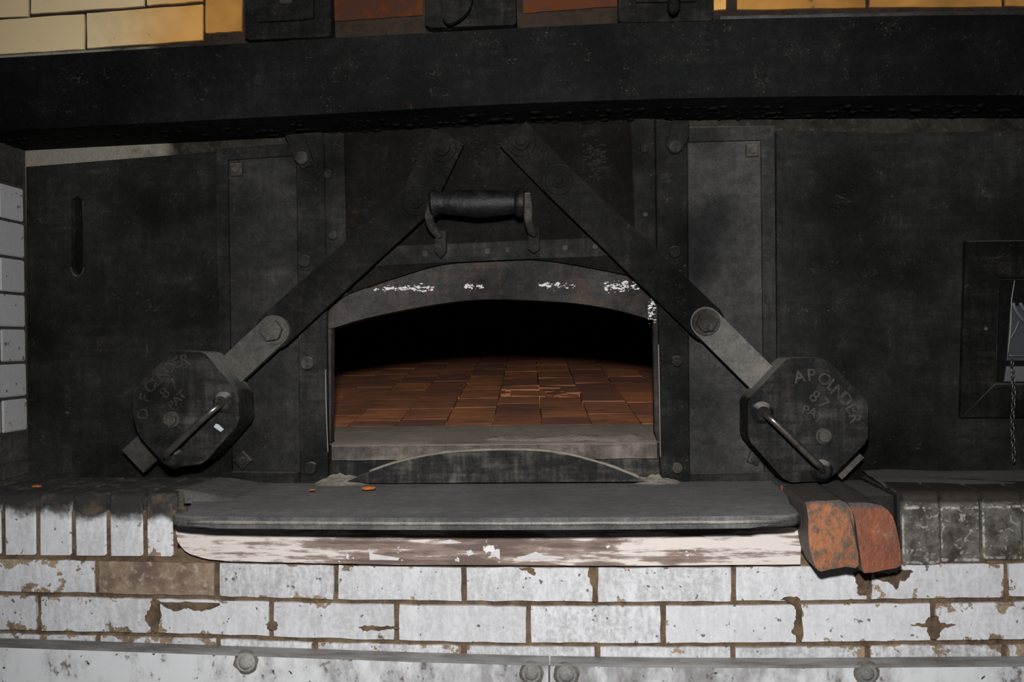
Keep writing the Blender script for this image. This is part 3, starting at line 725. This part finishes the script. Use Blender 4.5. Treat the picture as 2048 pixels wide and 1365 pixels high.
# handle: turned grip between two hooked brackets
ha, hb = W(866, 407, -.075), W(1048, 407, -.075); ax = (hb - ha)
hd = empty('handle', (ha + hb) / 2 - dr.location); hd.parent = dr
bm = bmesh.new(); sc = S(955, -.075)
prof = [(-.035, 10), (-.03, 23), (.0, 28), (.03, 27), (.07, 22), (.14, 23), (.3, 26), (.5, 27.5), (.7, 26), (.84, 23.5), (.90, 22), (.925, 27), (.96, 29), (1.0, 28), (1.01, 12)]
bm_tube(bm, [ha + ax * t + Vector((0, 0, .0015 * math.sin(t * 9))) for t, r in prof], [r * sc for t, r in prof], 20); from_bm('grip', bm, M['grip'], hd, autosmooth=50)
for path, foot in (([(867, 392, -.078), (861, 415, -.078), (858, 436, -.072), (866, 458, -.045), (878, 472, -.016)], [(870, 462), (893, 462), (893, 505), (882, 518), (870, 505)]),
                   ([(1052, 388, -.078), (1056, 415, -.078), (1057, 440, -.070), (1062, 460, -.045), (1068, 468, -.016)], [(1055, 458), (1079, 456), (1080, 500), (1068, 508), (1056, 500)])):
    bm = bmesh.new(); bm_tube(bm, [W(*p) for p in spline(path, 4)], .0085, 12); from_bm('bracket', bm, M['bolt'], hd, smooth=True)
    prism('bracket_foot', pp(foot, -.014), -.0205, -.0077, M['rail'], hd, bevel=.003, seg=2)
# torn patches of paler scale on the door skin
tag(dr, 'black sliding iron shutter with a turned handle above the oven mouth', 'shutter')

# ---- oven mouth casting
om = empty('oven_mouth', W(985, 960, 0))
prism('back_lintel', pp([(650, 500), (1320, 490), (1318, 600), (985, 590), (655, 630)], .012), .012, .060, M['mouth'], om, bevel=0)
hoodtop = spline([(655, 622), (693, 590), (745, 574), (860, 568), (1000, 564), (1200, 560), (1300, 566)], 5)
inner = spline([(1306, 641), (1240, 622), (1167, 609), (1100, 603), (985, 599), (900, 605), (800, 622), (720, 640), (662, 658)], 5)
yh = .005
bm = bmesh.new()
bm_prism(bm, pp(hoodtop + [(1310, 600)] + inner + [(654, 660)], yh), yh, .055, bevel=.005, seg=2)
hood = from_bm('hood', bm, M['mouth'], om, autosmooth=40)
# flaking limewash on the hood's rounded upper lip
def flakes(name, boxes, Y, parent, n, rmin, rmax, mat='flake'):
    bm = bmesh.new()
    for (xa, xb, ya, yb, k) in boxes:
        for _ in range(k * 4):
            px, py = random.uniform(xa, xb), random.gauss((ya + yb) / 2, (yb - ya) / 4); c = W(px, py, Y)
            if mnoise.noise(Vector((px * .09, py * .25, 0))) < -.12: continue
            r = rmin * S(px, Y) * random.uniform(.6, 1.0) * (1 + (rmax / rmin - 1) * random.random() ** 3); m = random.randint(5, 7); ph = random.random() * 6
            pts = [(c.x + r * random.uniform(.6, 1.4) * math.cos(ph + j*2*PI/m) * 1.7, c.z + r * random.uniform(.5, 1.0) * math.sin(ph + j*2*PI/m)) for j in range(m)]
            bm_prism(bm, pts, Y - random.uniform(.0003, .0009), Y + .001)
    o = from_bm(name, bm, M[mat], parent); o['kind'] = 'stuff'; return o
flakes('limewash_flakes', [(775, 868, 571, 583, 70), (750, 780, 574, 583, 14), (930, 965, 568, 580, 22), (1078, 1105, 566, 576, 32), (1100, 1150, 566, 578, 14), (1208, 1250, 563, 584, 60), (1250, 1278, 563, 580, 26), (1296, 1310, 598, 645, 42)], yh, om, 0, .55, 2.6)
M['scale'] = plain('grey_pink_scale', (.020, .015, .0145), .9)
flakes('scale_flakes', [(1165, 1215, 270, 350, 60), (1180, 1210, 300, 360, 40), (825, 870, 270, 370, 40), (940, 1010, 250, 360, 30)], -.003, dr, 0, .8, 3.5, 'scale')
# jambs
def jamb(pts, label=None):
    prism('jamb', pp(pts, .005), .005, .030, M['mouth'], om, bevel=.002)
jamb([(648, 612), (655, 622), (655, 660), (662, 659), (661, 880), (666, 905), (650, 905)])
jamb([(1306, 641), (1312, 600), (1320, 585), (1322, 905), (1309, 905), (1314, 880), (1309, 862)])
# sill
zf, zb = W(985, 889, -.004).z, W(985, 851, .17).z
bm = bmesh.new()
xa, xb = W(664, 870, .0).x, W(1313, 870, .0).x
prof = [(-.004, zf - .006), (-.006, zf - .002), (-.003, zf + .001), (.03, zf + .004), (.0315, zf + .0045), (.166, zb), (.166, zb - .04), (.0315, zf - .02), (-.004, zf - .03)]
nseg = 24; rings = []
for i in range(nseg + 1):
    x = xa + (xb - xa) * i / nseg
    rings.append([bm.verts.new(((xa + xb) / 2 + (x - (xa + xb) / 2) * (1.0 if y < .029 else 1.24), y, z + .0012 * mnoise.noise(Vector((x * 30, y * 40, 0))))) for y, z in prof])
for A, B in zip(rings, rings[1:]):
    for k in range(len(prof)): bm.faces.new((A[k], A[(k+1) % len(prof)], B[(k+1) % len(prof)], B[k]))
bm.faces.new(rings[0][::-1]); bm.faces.new(rings[-1])
M['sill'] = iron('rusty_sill', .10, (1.0, .86, .77), dust=.9, rust=.5, top=.55, fleck=.6, dustcol=(.26, .22, .18))
from_bm('sill', bm, M['sill'], om, autosmooth=40)
prism('sill_plate', pp([(660, 889), (1316, 889), (1322, 958), (658, 958)], .004), .004, .028, M['apron'], om, bevel=.001)
# half-moon apron with ash on its upper edge
am = spline([(684, 968), (740, 945), (800, 925), (880, 909), (960, 903), (1040, 902), (1120, 908), (1200, 928), (1260, 950), (1306, 972)], 6)
ya_ = -.026
prism('apron', [(x, max(z, .9752)) for x, z in pp(am + [(1306, 980), (684, 980)], ya_)], ya_, .0035, M['apron'], om, bevel=.0012)
bm = bmesh.new()
inn = am[6:-4]
bm_tube(bm, [W(x, y - 1.5 - 1.5 * abs(mnoise.noise(Vector((x * .05, 1, 1)))), ya_ + .009) for x, y in inn], [.0032 + .003 * abs(mnoise.noise(Vector((x * .08, 2, 0)))) for x, y in inn], 7)
o = from_bm('ash_line', bm, M['ash'], om, smooth=True); o['kind'] = 'stuff'
# ash lying on the sill
bm = bmesh.new(); nx, ny = 44, 8; xs0, xs1 = W(930, 880, .02).x, W(1309, 880, .02).x
G = []
for i in range(nx + 1):
    x = xs0 + (xs1 - xs0) * i / nx; row = []
    for j in range(ny + 1):
        y = -.001 + .085 * j / ny; z0 = zf + .002 + (zb - zf) * max(0, y) / .17
        e = .006 * (mnoise.noise(Vector((x * 16 + y * 25, y * 60, 2))) + .15 + .55 * i / nx - .9 * (j / ny - .35) ** 2 * 2)
        e -= .012 * max(0, 1 - min(i, nx - i) / 5) + .012 * max(0, 1 - min(j, ny - j) / 2.5)
        row.append(bm.verts.new((x, y, z0 + max(-.006, min(.005, e)))))
    G.append(row)
for i in range(nx):
    for j in range(ny): bm.faces.new((G[i][j], G[i+1][j], G[i+1][j+1], G[i][j+1]))
o = from_bm('ash_drift', bm, M['ash'], om, smooth=True); o['kind'] = 'stuff'
tag(om, 'arched cast iron oven mouth with flaking whitewash and ashy sill', 'oven mouth')

# ---- oven chamber: hearth tiles and vault
oc = empty('oven_chamber', (-.2, 1.2, .9))
HS = .0866
def hz(y): return W(985, 852, .17).z + HS * (y - .17)
phi = math.radians(2.8); ax0 = Vector((W(985, 700, 0).x, 0)); dl = Vector((-math.sin(phi), math.cos(phi))); dn = Vector((math.cos(phi), math.sin(phi)))
def hxy(u, v): return ax0.x + u - v * math.tan(phi), v
AB, BB, CY = 1.42, .74, .98
def half(v):
    return BB if v < CY else BB * math.sqrt(max(0, 1 - ((v - CY) / AB) ** 2))
def uv_of(px, py):              # hearth coordinates of a pixel on the hearth
    d = ray(px, py); z0 = hz(0.0)
    t = (z0 + HS * CAM.y - CAM.z) / (d.z - HS * d.y); p = CAM + d * t
    return p.x - ax0.x + p.y * math.tan(phi), p.y
gu, gv = uv_of(1032, 792)       # the gap with the loose block
hearth = empty('hearth', Vector((-.2, 1.2, .95)) - oc.location); hearth.parent = oc
bm = bmesh.new(); prev = None
for k in range(31):
    v = .171 + (CY + AB - .171) * k / 30; h_ = half(v) + .03
    ring = []
    for u in (-h_, h_):
        x, y = hxy(u, v); ring += [bm.verts.new((x, y, hz(y) - (.040 if abs(v - gv - .03) < .16 else .0032))), bm.verts.new((x, y, hz(y) - .09))]
    if prev:
        a, b = prev, ring
        for q in ((0, 2, 2, 0), (1, 3, 3, 1)):
            bm.faces.new((a[q[0]], a[q[1]], b[q[2]], b[q[3]]))
        bm.faces.new((a[0], a[1], b[1], b[0])); bm.faces.new((a[2], a[3], b[3], b[2]))
    prev = ring
from_bm('bed', bm, M['bed'], hearth)
LW, LL = .108, .165; ntile = 0
def tile_obj(u0, u1, v0, v1, dz=0.0, tilt=(0, 0), name='tile', yaw=0.0, th=.04, sink=0.0):
    global ntile
    bm = bmesh.new(); g = .0010
    cu, cv = (u0 + u1) / 2, (v0 + v1) / 2; bx_, by_ = hxy(cu, cv)
    pts = [(u0 + g, v0 + g), (u1 - g, v0 + g), (u1 - g, v1 - g), (u0 + g, v1 - g)]
    top, bot = [], []
    for u, v in pts:
        du, dv = u - cu + random.uniform(-.0012, .0012), v - cv + random.uniform(-.0012, .0012)
        du, dv = du * math.cos(yaw) - dv * math.sin(yaw), du * math.sin(yaw) + dv * math.cos(yaw)
        x, y = hxy(cu + du, cv + dv); z = hz(y) + dz + du * tilt[0] + dv * tilt[1]
        top.append(bm.verts.new((x, y, z))); bot.append(bm.verts.new((x, y, z - th)))
    bm.faces.new(top); bm.faces.new(bot[::-1])
    for k in range(4): bm.faces.new((top[k], bot[k], bot[(k+1) % 4], top[(k+1) % 4]))
    te = [e for e in bm.edges if all(v in top for v in e.verts)]
    bmesh.ops.bevel(bm, geom=te, offset=.0009, segments=1, affect='EDGES')
    ntile += 1
    return from_bm(name, bm, M['tile'], hearth, autosmooth=30)
lane = 0
ZU0 = gu - .045; UL0 = ZU0 - LW * math.ceil((ZU0 + .74) / LW); ZU1 = ZU0 + 2 * LW; ZV0, ZV1 = gv - .03, gv + .13
u = UL0
while u < .75:
    v = .172 - random.uniform(0, .10); first = True
    while v < CY + AB:
        l_ = LL * random.uniform(.86, 1.12); v1 = v + l_
        va = max(v, .172); vc = (va + v1) / 2; uc = u + LW / 2
        if v1 > va + .03 and abs(uc) < half(vc) + .01:
            parts = [(va, v1)]
            if ZU0 - .001 < u and u + LW < ZU1 + .001:
                parts = [(a, b) for a, b in ((va, min(v1, ZV0)), (max(va, ZV1), v1)) if b - a > .02]
            for a, b in parts:
                dd = math.exp(-((uc - gu - .12) ** 2 + (vc - gv - .1) ** 2) / .035)
                tile_obj(u, u + LW, a, b, random.uniform(-.0006, .0006) + dd * random.uniform(-.003, .006),
                         (random.uniform(-.006, .006) * (1 + 7 * dd), random.uniform(-.003, .003) * (1 + 14 * dd)), yaw=random.uniform(-.015, .015) * (1 + 3 * dd))
        v = v1
    u += LW; lane += 1
tile_obj(ZU0 + .030, ZU0 + .122, ZV0 + .010, ZV0 + .125, .001, (-.03, -.02), yaw=.05, th=.028)['label'] = 'loose tipped hearth tile'
for du, dv, w_, l_, dz, ya in ((.150, .045, .045, .06, .004, .5), (.186, .022, .05, .05, .001, -.2), (.155, .105, .08, .07, .003, .2), (.195, .10, .05, .09, .004, .1), (.06, .158, .10, .04, .002, .05), (.150, .008, .05, .018, -.002, .1), (.012, .13, .03, .06, -.004, .1)):
    tile_obj(ZU0 + du - w_ / 2, ZU0 + du + w_ / 2, ZV0 + dv - l_ / 2, ZV0 + dv + l_ / 2, dz, (random.uniform(-.08, .08), random.uniform(-.05, .05)), yaw=ya, th=.025)
print('TILES', ntile)
# vault: low wall and dome above the hearth, plus the throat behind the mouth
bm = bmesh.new(); nv, nu = 40, 28; prev = None
vv = [.171 + (CY + AB + .02 - .171) * (math.sin(k / nv * PI / 2) if k else 0) for k in range(nv + 1)]
for v in vv:
    h_ = max(.012, half(min(v, CY + AB - .0005)) + .018)
    ring = []
    for k in range(nu + 1):
        a = PI * k / nu; u_ = -h_ * math.cos(a); s_ = math.sin(a) ** .55
        edge = max(0.0, 1 - ((max(0, v - CY)) / (AB + .02)) ** 4) ** .5
        x, y = hxy(u_, v); rise = .40
        ring.append(bm.verts.new((x, y, hz(y) - .05 + s_ * (rise + .06) * edge + .06 * (1 - edge))))
    if prev:
        for k in range(nu): bm.faces.new((prev[k], prev[k+1], ring[k+1], ring[k]))
    prev = ring
from_bm('vault', bm, M['vault'], oc, smooth=True)
bm = bmesh.new(); bm_box(bm, -1.2, .9, CY + AB + .025, CY + AB + .08, .95, 1.75); from_bm('rear_wall', bm, M['vault'], oc)
tag(oc, 'dark brick oven chamber with a cracked red tiled hearth', 'oven')

# ---- iron shelf
sz_b, sz_f = .974, .962
sh = empty('oven_shelf', W(985, 1060, -.26)); sh.location.z = .935
bm = bmesh.new()
fl_px = [(345, 1026), (336, 1034), (332, 1043), (338, 1050)]
A = WZ(352, 1022, sz_f); Bp = WZ(1606, 1030, sz_f)
fx0, fx1 = W(334, 1045, -.262).x, W(1616, 1048, -.262).x
bx0, bx1 = W(345, 1100, YF).x + .004, W(1575, 975, -.006).x
yfr = -.268
fx1 -= .005; bx1 -= .012
outline = [(fx1 - .005, -.19), (fx1 + .000, -.225), (fx1 - .004, -.250), (fx1 - .016, -.263), (fx1 - .04, yfr)]
outline += [(fx1 - .04 - (fx1 - fx0 - .08) * k / 20, yfr - .012 * math.sin(PI * k / 20)) for k in range(1, 20)]
outline += [(fx0 + .04, yfr), (fx0 + .016, -.262), (fx0 + .004, -.250), (fx0, -.228), (max(fx0 + .008, bx0), -.19), (bx0, -.10), (bx0, -.006), (bx1, -.006)]
def sz(y): return sz_f + (sz_b - sz_f) * (y + .268) / .262
top = [bm.verts.new((x, y, sz(y))) for x, y in outline]; f = bm.faces.new(top)
r = bmesh.ops.extrude_face_region(bm, geom=[f]); nvs = [v for v in r['geom'] if isinstance(v, bmesh.types.BMVert)]
for v in nvs: v.co.z -= .020
fe = [e for e in bm.edges if all(v.co.y < -.18 for v in e.verts) and abs(e.verts[0].co.z - e.verts[1].co.z) < .012]
bmesh.ops.bevel(bm, geom=fe, offset=.0065, segments=3, affect='EDGES', profile=.5)
from_bm('shelf_plate', bm, M['shelf'], sh, autosmooth=40)
# worn bead along the front edge
fr = [p for p in outline if p[1] <= yfr + .0005]
bm = bmesh.new(); bm_tube(bm, [(x, y - .0012 , sz(y) - .0095 + .0007 * mnoise.noise(Vector((x * 20, 0, 0)))) for x, y in fr], .0030, 8)
M['worn_bead'] = iron('worn_shelf_edge', .14, (1.0, .90, .80), dust=.9, rust=.2, fleck=.3, top=.6, spec=.6, rough=.4, dustcol=(.40, .36, .31))
from_bm('edge_bead', bm, M['worn_bead'], sh, smooth=True)
tag(sh, 'long black iron shelf plate with rounded corners in front of the mouth', 'shelf')
# ash swept against the foot of the front
def mound(name, px, py, w, d, h, seed, label):
    c = WZ(px, py, .976); bm = bmesh.new(); n = 18; G = []
    for i in range(n + 1):
        row = []
        for j in range(9):
            a, b = i / n * 2 - 1, j / 8
            k = max(0, 1 - a * a) * (1 - b) ** 1.4
            x = c.x + a * w; y = -.008 - d * b
            if abs(x) < 9: row.append(bm.verts.new((x, y, sz(y) - .001 + h * k * (.8 + .5 * mnoise.noise(Vector((a * 4, b * 4, seed)))))))
        G.append(row)
    for i in range(n):
        for j in range(8): bm.faces.new((G[i][j], G[i+1][j], G[i+1][j+1], G[i][j+1]))
    o = from_bm(name, bm, M['ash'], None, smooth=True); o['kind'] = 'stuff'; tag(o, label, 'ash'); return o
mound('ash_pile', 668, 975, .06, .035, .022, 1, 'small pile of pale ash at the lower left corner of the mouth')
mound('ash_pile', 1320, 975, .05, .035, .016, 5, 'small pile of pale ash at the lower right corner of the mouth')
mound('ash_drift', 1000, 976, .36, .022, .004, 9, 'thin drift of pale ash along the foot of the half-moon apron')
for px, py, w, lb in ((738, 978, .011, 'orange brick crumb on the shelf near the half-moon apron'), (625, 981, .005, 'tiny orange crumb on the shelf below the left rail'), (74, 974, .008, 'orange crumb on the sooty brick ledge at far left')):
    z = .976 if px > 300 else ZL + .001
    c = WZ(px, py, z); bm = bmesh.new(); bmesh.ops.create_icosphere(bm, subdivisions=2, radius=w, matrix=Matrix.Translation((c.x, c.y, z + w * .12)) @ Matrix.Diagonal((1.2, .7, .35, 1)))
    for v in bm.verts: v.co += Vector((1, 1, .4)) * w * .3 * mnoise.noise(v.co * 200)
    tag(from_bm('brick_crumb', bm, M['crumb'], None), lb, 'crumb')

# grey dust drifted where the brick ledge meets the shelf
bm = bmesh.new(); xh = W(347, 1020, -.2).x; G = []
for i in range(17):
    row = []
    for j in range(13):
        t = i / 16; y = -.004 - .160 * j / 12; xs_ = xh - .03 + .13 * t + .02 * (1 - j / 12)
        k = t * t * (3 - 2 * t); e = .0025 * mnoise.noise(Vector((t * 5, j * .6, 4)))
        row.append(bm.verts.new((xs_, y, (ZL + .0015) * (1 - k) + (sz(y) + .0004) * k + e * math.sin(PI * t) - (.0045 if i in (0, 16) else 0) - (((ZL + .003) * (1 - k) + (sz(y) + .0004) * k - sz(y) + .002) if j == 12 else 0))))
    G.append(row)
for i in range(16):
    for j in range(12): bm.faces.new((G[i][j], G[i+1][j], G[i+1][j+1], G[i][j+1]))
M['grey_dust'] = mortar('grey_dust', (.115, .108, .10), (.075, .07, .065))
o = from_bm('dust_drift', bm, M['grey_dust'], sh, smooth=True); o['kind'] = 'stuff'

# ---- stud with a nut on the shelf
c = WZ(364, 1021, sz_f + .004); st = empty('threaded_stud', (c.x, c.y, sz(c.y))); zz = sz(c.y)
bm = bmesh.new(); n = 12; rings = []
for k in range(49):
    z = zz + .004 + .030 * k / 48; r_ = .0044 + (.0007 if k % 4 < 2 else -.0004)
    rings.append([bm.verts.new((c.x - .001 + r_ * math.cos(j*2*PI/n), c.y + r_ * math.sin(j*2*PI/n), z)) for j in range(n)])
for A_, B_ in zip(rings, rings[1:]):
    for j in range(n): bm.faces.new((A_[j], A_[(j+1) % n], B_[(j+1) % n], B_[j]))
bm.faces.new(rings[-1]); bm.faces.new(rings[0][::-1]); from_bm('thread', bm, M['bolt'], st)
bm = bmesh.new(); bmesh.ops.create_cone(bm, cap_ends=True, segments=6, radius1=.0105, radius2=.0095, depth=.007, matrix=Matrix.Translation((c.x, c.y, zz + .0035)) @ Matrix.Rotation(.3, 4, 'Z'))
from_bm('nut', bm, M['bolt'], st)
tag(st, 'small threaded stud with nut on the left end of the shelf', 'stud')
# small brick chip beside the orange bricks
c = WZ(1571, 976, .975); bm = bmesh.new(); bm_box(bm, c.x - .009, c.x + .008, c.y - .006, c.y + .006, sz(c.y), sz(c.y) + .011)
bmesh.ops.bevel(bm, geom=bm.edges[:], offset=.002, affect='EDGES'); ob = from_bm('brick_chip', bm, M['orange'], None); ob.color = (.9, 0, 0, 1)
tag(ob, 'small brown brick chip at the right back corner of the shelf', 'brick chip')

# ---- levers with counterweights
def text_mesh(body, size):
    cu = bpy.data.curves.new('txt', 'FONT'); cu.body = body; cu.size = size; cu.extrude = .0022; cu.bevel_depth = .0006; cu.align_x = 'CENTER'; cu.align_y = 'CENTER'; cu.resolution_u = 3
    o = bpy.data.objects.new('txt', cu); COL.objects.link(o); bpy.context.view_layer.update()
    me = bpy.data.meshes.new_from_object(o.evaluated_get(bpy.context.evaluated_depsgraph_get()))
    bpy.data.objects.remove(o); bpy.data.curves.remove(cu); return me
def seg_bar(p, q, hw, Y, round_start=False, round_end=False, rs=1.0, re=1.0, ext0=0, ext1=0):
    a, b = Vector(p), Vector(q); d = (b - a).normalized(); nn = Vector((-d.y, d.x)); pts = []
    def cap(c, sgn, rr):
        out = []
        a0 = math.atan2((nn * sgn).y, (nn * sgn).x)
        return [c + Vector((math.cos(a0 - PI * k / 8), math.sin(a0 - PI * k / 8))) * hw * rr for k in range(9)] if False else out
    def arc(c, start, rr):
        ang = math.atan2(start.y, start.x)
        return [c + Vector((math.cos(ang + PI * k / 10), math.sin(ang + PI * k / 10))) * hw * rr for k in range(11)]
    if round_start: pts += arc(a, nn, rs)
    else: pts += [a - d * ext0 + nn * hw, a - d * ext0 - nn * hw]
    if round_end: pts += arc(b, -nn, re)
    else: pts += [b + d * ext1 - nn * hw, b + d * ext1 + nn * hw]
    return pp([(v.x, v.y) for v in pts], Y)
def lever(name, link, upper, lower, tail, hw, weight_px, rod, bosses, wbolt, letters, label, chip=None):
    (l0, l1), (u0, u1), (t0, t1) = link, upper, lower
    r = empty(name, W(t1[0], t1[1], -.05))
    prism('link', seg_bar(l0, l1, hw * 1.16, -.030, False, True, ext0=hw * .8, re=1.0), -.030, -.022, M['arm'], r, bevel=.0012)
    prism('upper_bar', seg_bar(u0, u1, hw, -.042, True, True, rs=1.12, re=1.22), -.042, -.0315, M['arm'], r, bevel=.0012)
    prism('lower_bar', seg_bar(t0, t1, hw, -.056, True, False, rs=1.0), -.056, -.0425, M['arm_worn' if chip else 'arm_pale'], r, bevel=.0015)
    bolt(r, l0[0], l0[1], -.0301, 17, 'nut', .008, M['arm'], washer=1.7, rot=.2)
    bolt(r, l1[0], l1[1], -.0421, 14, 'nut', .007, M['arm'], washer=2.0)
    bolt(r, t0[0], t0[1], -.0561, 21, 'hex', .012, M['bolt_worn'], washer=1.35, rot=.15)
    for p, ya, yb in ((l0, -.0221, -.0035), (t0, -.0311, -.0145)):      # standing pins
        c = W(p[0], p[1], ya); bm = bmesh.new(); bm_cyl(bm, (c.x, ya, c.z), (0, 1, 0), .016, .016, yb - ya, 16); from_bm('pivot_pin', bm, M['bolt'], r, autosmooth=40)
    # weight
    wy0, wy1 = -.108, -.034
    cen = Vector((sum(p[0] for p in weight_px) / len(weight_px), sum(p[1] for p in weight_px) / len(weight_px)))
    wt = empty('counterweight', W(cen.x, cen.y, wy0) - r.location); wt.parent = r
    prism('body', pp(weight_px, wy0), wy0, wy1, M['weight'], wt, bevel=.006, seg=3)
    for p in bosses:
        c = W(p[0], p[1], wy0); bm = bmesh.new(); bm_cyl(bm, (c.x, wy0 + .001, c.z), (0, -1, 0), .021, .0125, .014, 18); from_bm('boss', bm, M['weight'], wt, autosmooth=45)
    bm = bmesh.new(); bm_tube(bm, [W(*p) for p in spline(rod, 6)], .0062, 12); from_bm('handle_rod', bm, M['steel'], wt, smooth=True)
    bolt(wt, wbolt[0], wbolt[1], wy0 - .0001, 12, 'round', .007, M['bolt_worn'], washer=1.35)
    bml = bmesh.new()
    for ch, px, py, ang, size in letters:
        me = text_mesh(ch, size); c = W(px, py, wy0)
        me.transform(Matrix.Translation((c.x, wy0 - .0006, c.z)) @ Matrix.Rotation(PI / 2, 4, 'X') @ Matrix.Rotation(math.radians(ang), 4, 'Z'))
        bml.from_mesh(me); bpy.data.meshes.remove(me)
    from_bm('lettering', bml, M['lettering'], wt)
    if chip:
        c = W(chip[0], chip[1], wy0); bm = bmesh.new(); m = Matrix.Rotation(.6, 3, 'Y')
        bm_prism(bm, [((c + m @ Vector((a, 0, b))).x, (c + m @ Vector((a, 0, b))).z) for a, b in ((-.009, -.004), (.007, -.0045), (.010, .003), (-.004, .005), (-.009, .003))], wy0 - .0012, wy0 + .0005)
        from_bm('paint_chip', bm, M['chalk'], wt)
    return tag(r, label, 'lever')
M['lettering'] = iron('raised_lettering', .032, (1.0, .95, .88), dust=.5, rust=.3, fleck=.3, top=.9, spec=.3, rough=.45)
LWp = [(342, 705), (352, 702), (402, 705), (412, 709), (470, 779), (477, 793), (479, 838), (473, 853), (413, 921), (400, 929), (345, 936), (330, 930), (282, 877), (275, 865), (266, 830), (266, 790), (272, 776)]
s1 = .030
lever('door_lever', ((884, 296), (832, 404)), ((832, 404), (547, 662)), ((547, 662), (265, 924)), None, 31, LWp,
      [(449, 805, -.110), (442, 809, -.128), (428, 819, -.142), (406, 838, -.146), (350, 892, -.146), (334, 908, -.142), (334, 914, -.128), (345, 917, -.110)],
      [(447, 805), (347, 917)], (343, 840),
      [('D', 288, 829, 88, s1), ('F', 291, 797, 74, s1), ('O', 303, 774, 52, s1), ('L', 314, 764, 46, s1), ('N', 327, 751, 42, s1), ('D', 340, 738, 36, s1), ('E', 354, 728, 26, s1), ('R', 370, 722, 12, s1),
       ('8', 331, 788, 45, s1), ('7', 349, 772, 45, s1), ('P', 345, 812, 45, .024), ('A', 355, 802, 45, .024), ('T', 365, 792, 45, .024)],
      'iron door lever with octagonal counterweight on the left side', chip=(438, 856))
RWp = [(1572, 720), (1584, 717), (1640, 716), (1660, 726), (1729, 797), (1736, 813), (1736, 874), (1730, 888), (1668, 950), (1652, 962), (1584, 966), (1566, 958), (1502, 886), (1496, 872), (1496, 806), (1502, 794)]
lever('door_lever', ((1043, 285), (1118, 363)), ((1118, 363), (1412, 645)), ((1412, 645), (1706, 938)), None, 31, RWp,
      [(1524, 826, -.110), (1531, 830, -.128), (1542, 838, -.142), (1562, 857, -.146), (1622, 916, -.146), (1640, 933, -.142), (1644, 940, -.128), (1641, 942, -.110)],
      [(1524, 826), (1643, 942)], (1647, 873),
      [('A', 1598, 755, 10, s1), ('P', 1622, 752, 2, s1), ('O', 1648, 760, -25, s1), ('L', 1663, 772, -38, s1), ('N', 1675, 786, -45, s1), ('D', 1690, 800, -52, s1), ('E', 1702, 818, -66, s1), ('R', 1708, 838, -82, s1),
       ('8', 1628, 794, -40, s1), ('7', 1646, 808, -45, s1), ('P', 1610, 822, -20, .024), ('A', 1624, 826, -30, .024), ('T', 1636, 838, -40, .024)],
      'iron door lever with octagonal counterweight on the right side')

# ---- flue frame at the right edge
ff = empty('flue_frame', W(1990, 835, -.01))
yo = -.012
o4 = [(1932, 482), (2160, 480), (2166, 836), (1922, 836)]; i4 = [(1998, 556), (2110, 555), (2112, 768), (1990, 768)]
for k in range(4):
    a, b, c_, d = o4[k], o4[(k+1) % 4], i4[(k+1) % 4], i4[k]
    prism('frame_bar', pp([a, b, c_, d], yo), yo, -.0002, M['box'], ff, bevel=.0012)
prism('inner_plate', pp([(2000, 560), (2108, 560), (2108, 764), (1994, 764)], -.003), -.003, -.0002, M['tar'], ff, bevel=0)
prism('lining', pp([(2022, 612), (2108, 610), (2108, 722), (2014, 722)], -.006), -.006, -.0031, M['lining'], ff, bevel=.001)
prism('lining_tray', pp([(2014, 733), (2108, 733), (2108, 764), (2010, 764)], -.008), -.008, -.0031, M['lining_light'], ff, bevel=.001)
bm = bmesh.new(); bm_tube(bm, [W(x, y, -.012) for x, y in ((2029, 562), (2023, 600), (2021, 660), (2016, 706))], .0008, 6); from_bm('bright_edge', bm, M['rivet'], ff, smooth=True)
for pts in ([(2026, 606), (2032, 622), (2048, 642), (2070, 655)], [(2040, 606), (2050, 622), (2070, 640)], [(2038, 642), (2030, 662), (2021, 678)], [(2018, 712), (2050, 712), (2080, 712)]):
    bm = bmesh.new(); bm_tube(bm, [W(x, y, -.012) for x, y in spline(pts, 4)], .0032 if pts[0][1] < 640 else .0018, 8); from_bm('cable', bm, M['wire'], ff, smooth=True)
bolt(ff, 1972, 658, yo - .0001, 4, 'round', .003, M['bolt_worn'])
tag(ff, 'black square iron flue frame with grey cables at right edge', 'frame')
# chain
bm = bmesh.new(); y = 727; k = 0
while y < 928:
    c = W(2026 + 1.5 * math.sin(y * .05), y, -.022); m = Matrix.Translation(c) @ Matrix.Rotation(PI / 2 * (k % 2) + .5, 4, 'Z')
    ring = [m @ Vector((.0032 * math.cos(t*2*PI/10), 0, .0075 * math.sin(t*2*PI/10))) for t in range(10)]
    nn = 6; rr = []
    for i, p in enumerate(ring):
        t = (ring[(i+1) % 10] - ring[i-1]).normalized(); a = t.cross(Vector((m.to_3x3() @ Vector((0, 1, 0))))).normalized(); b = t.cross(a)
        rr.append([bm.verts.new(p + (a * math.cos(q*2*PI/nn) + b * math.sin(q*2*PI/nn)) * .0013) for q in range(nn)])
    for i in range(10):
        for q in range(nn): bm.faces.new((rr[i][q], rr[i][(q+1) % nn], rr[(i+1) % 10][(q+1) % nn], rr[(i+1) % 10][q]))
    y += 12; k += 1
ch = from_bm('chain', bm, M['chain'], None, smooth=True); tag(ch, 'thin steel chain hanging down from the flue frame', 'chain')
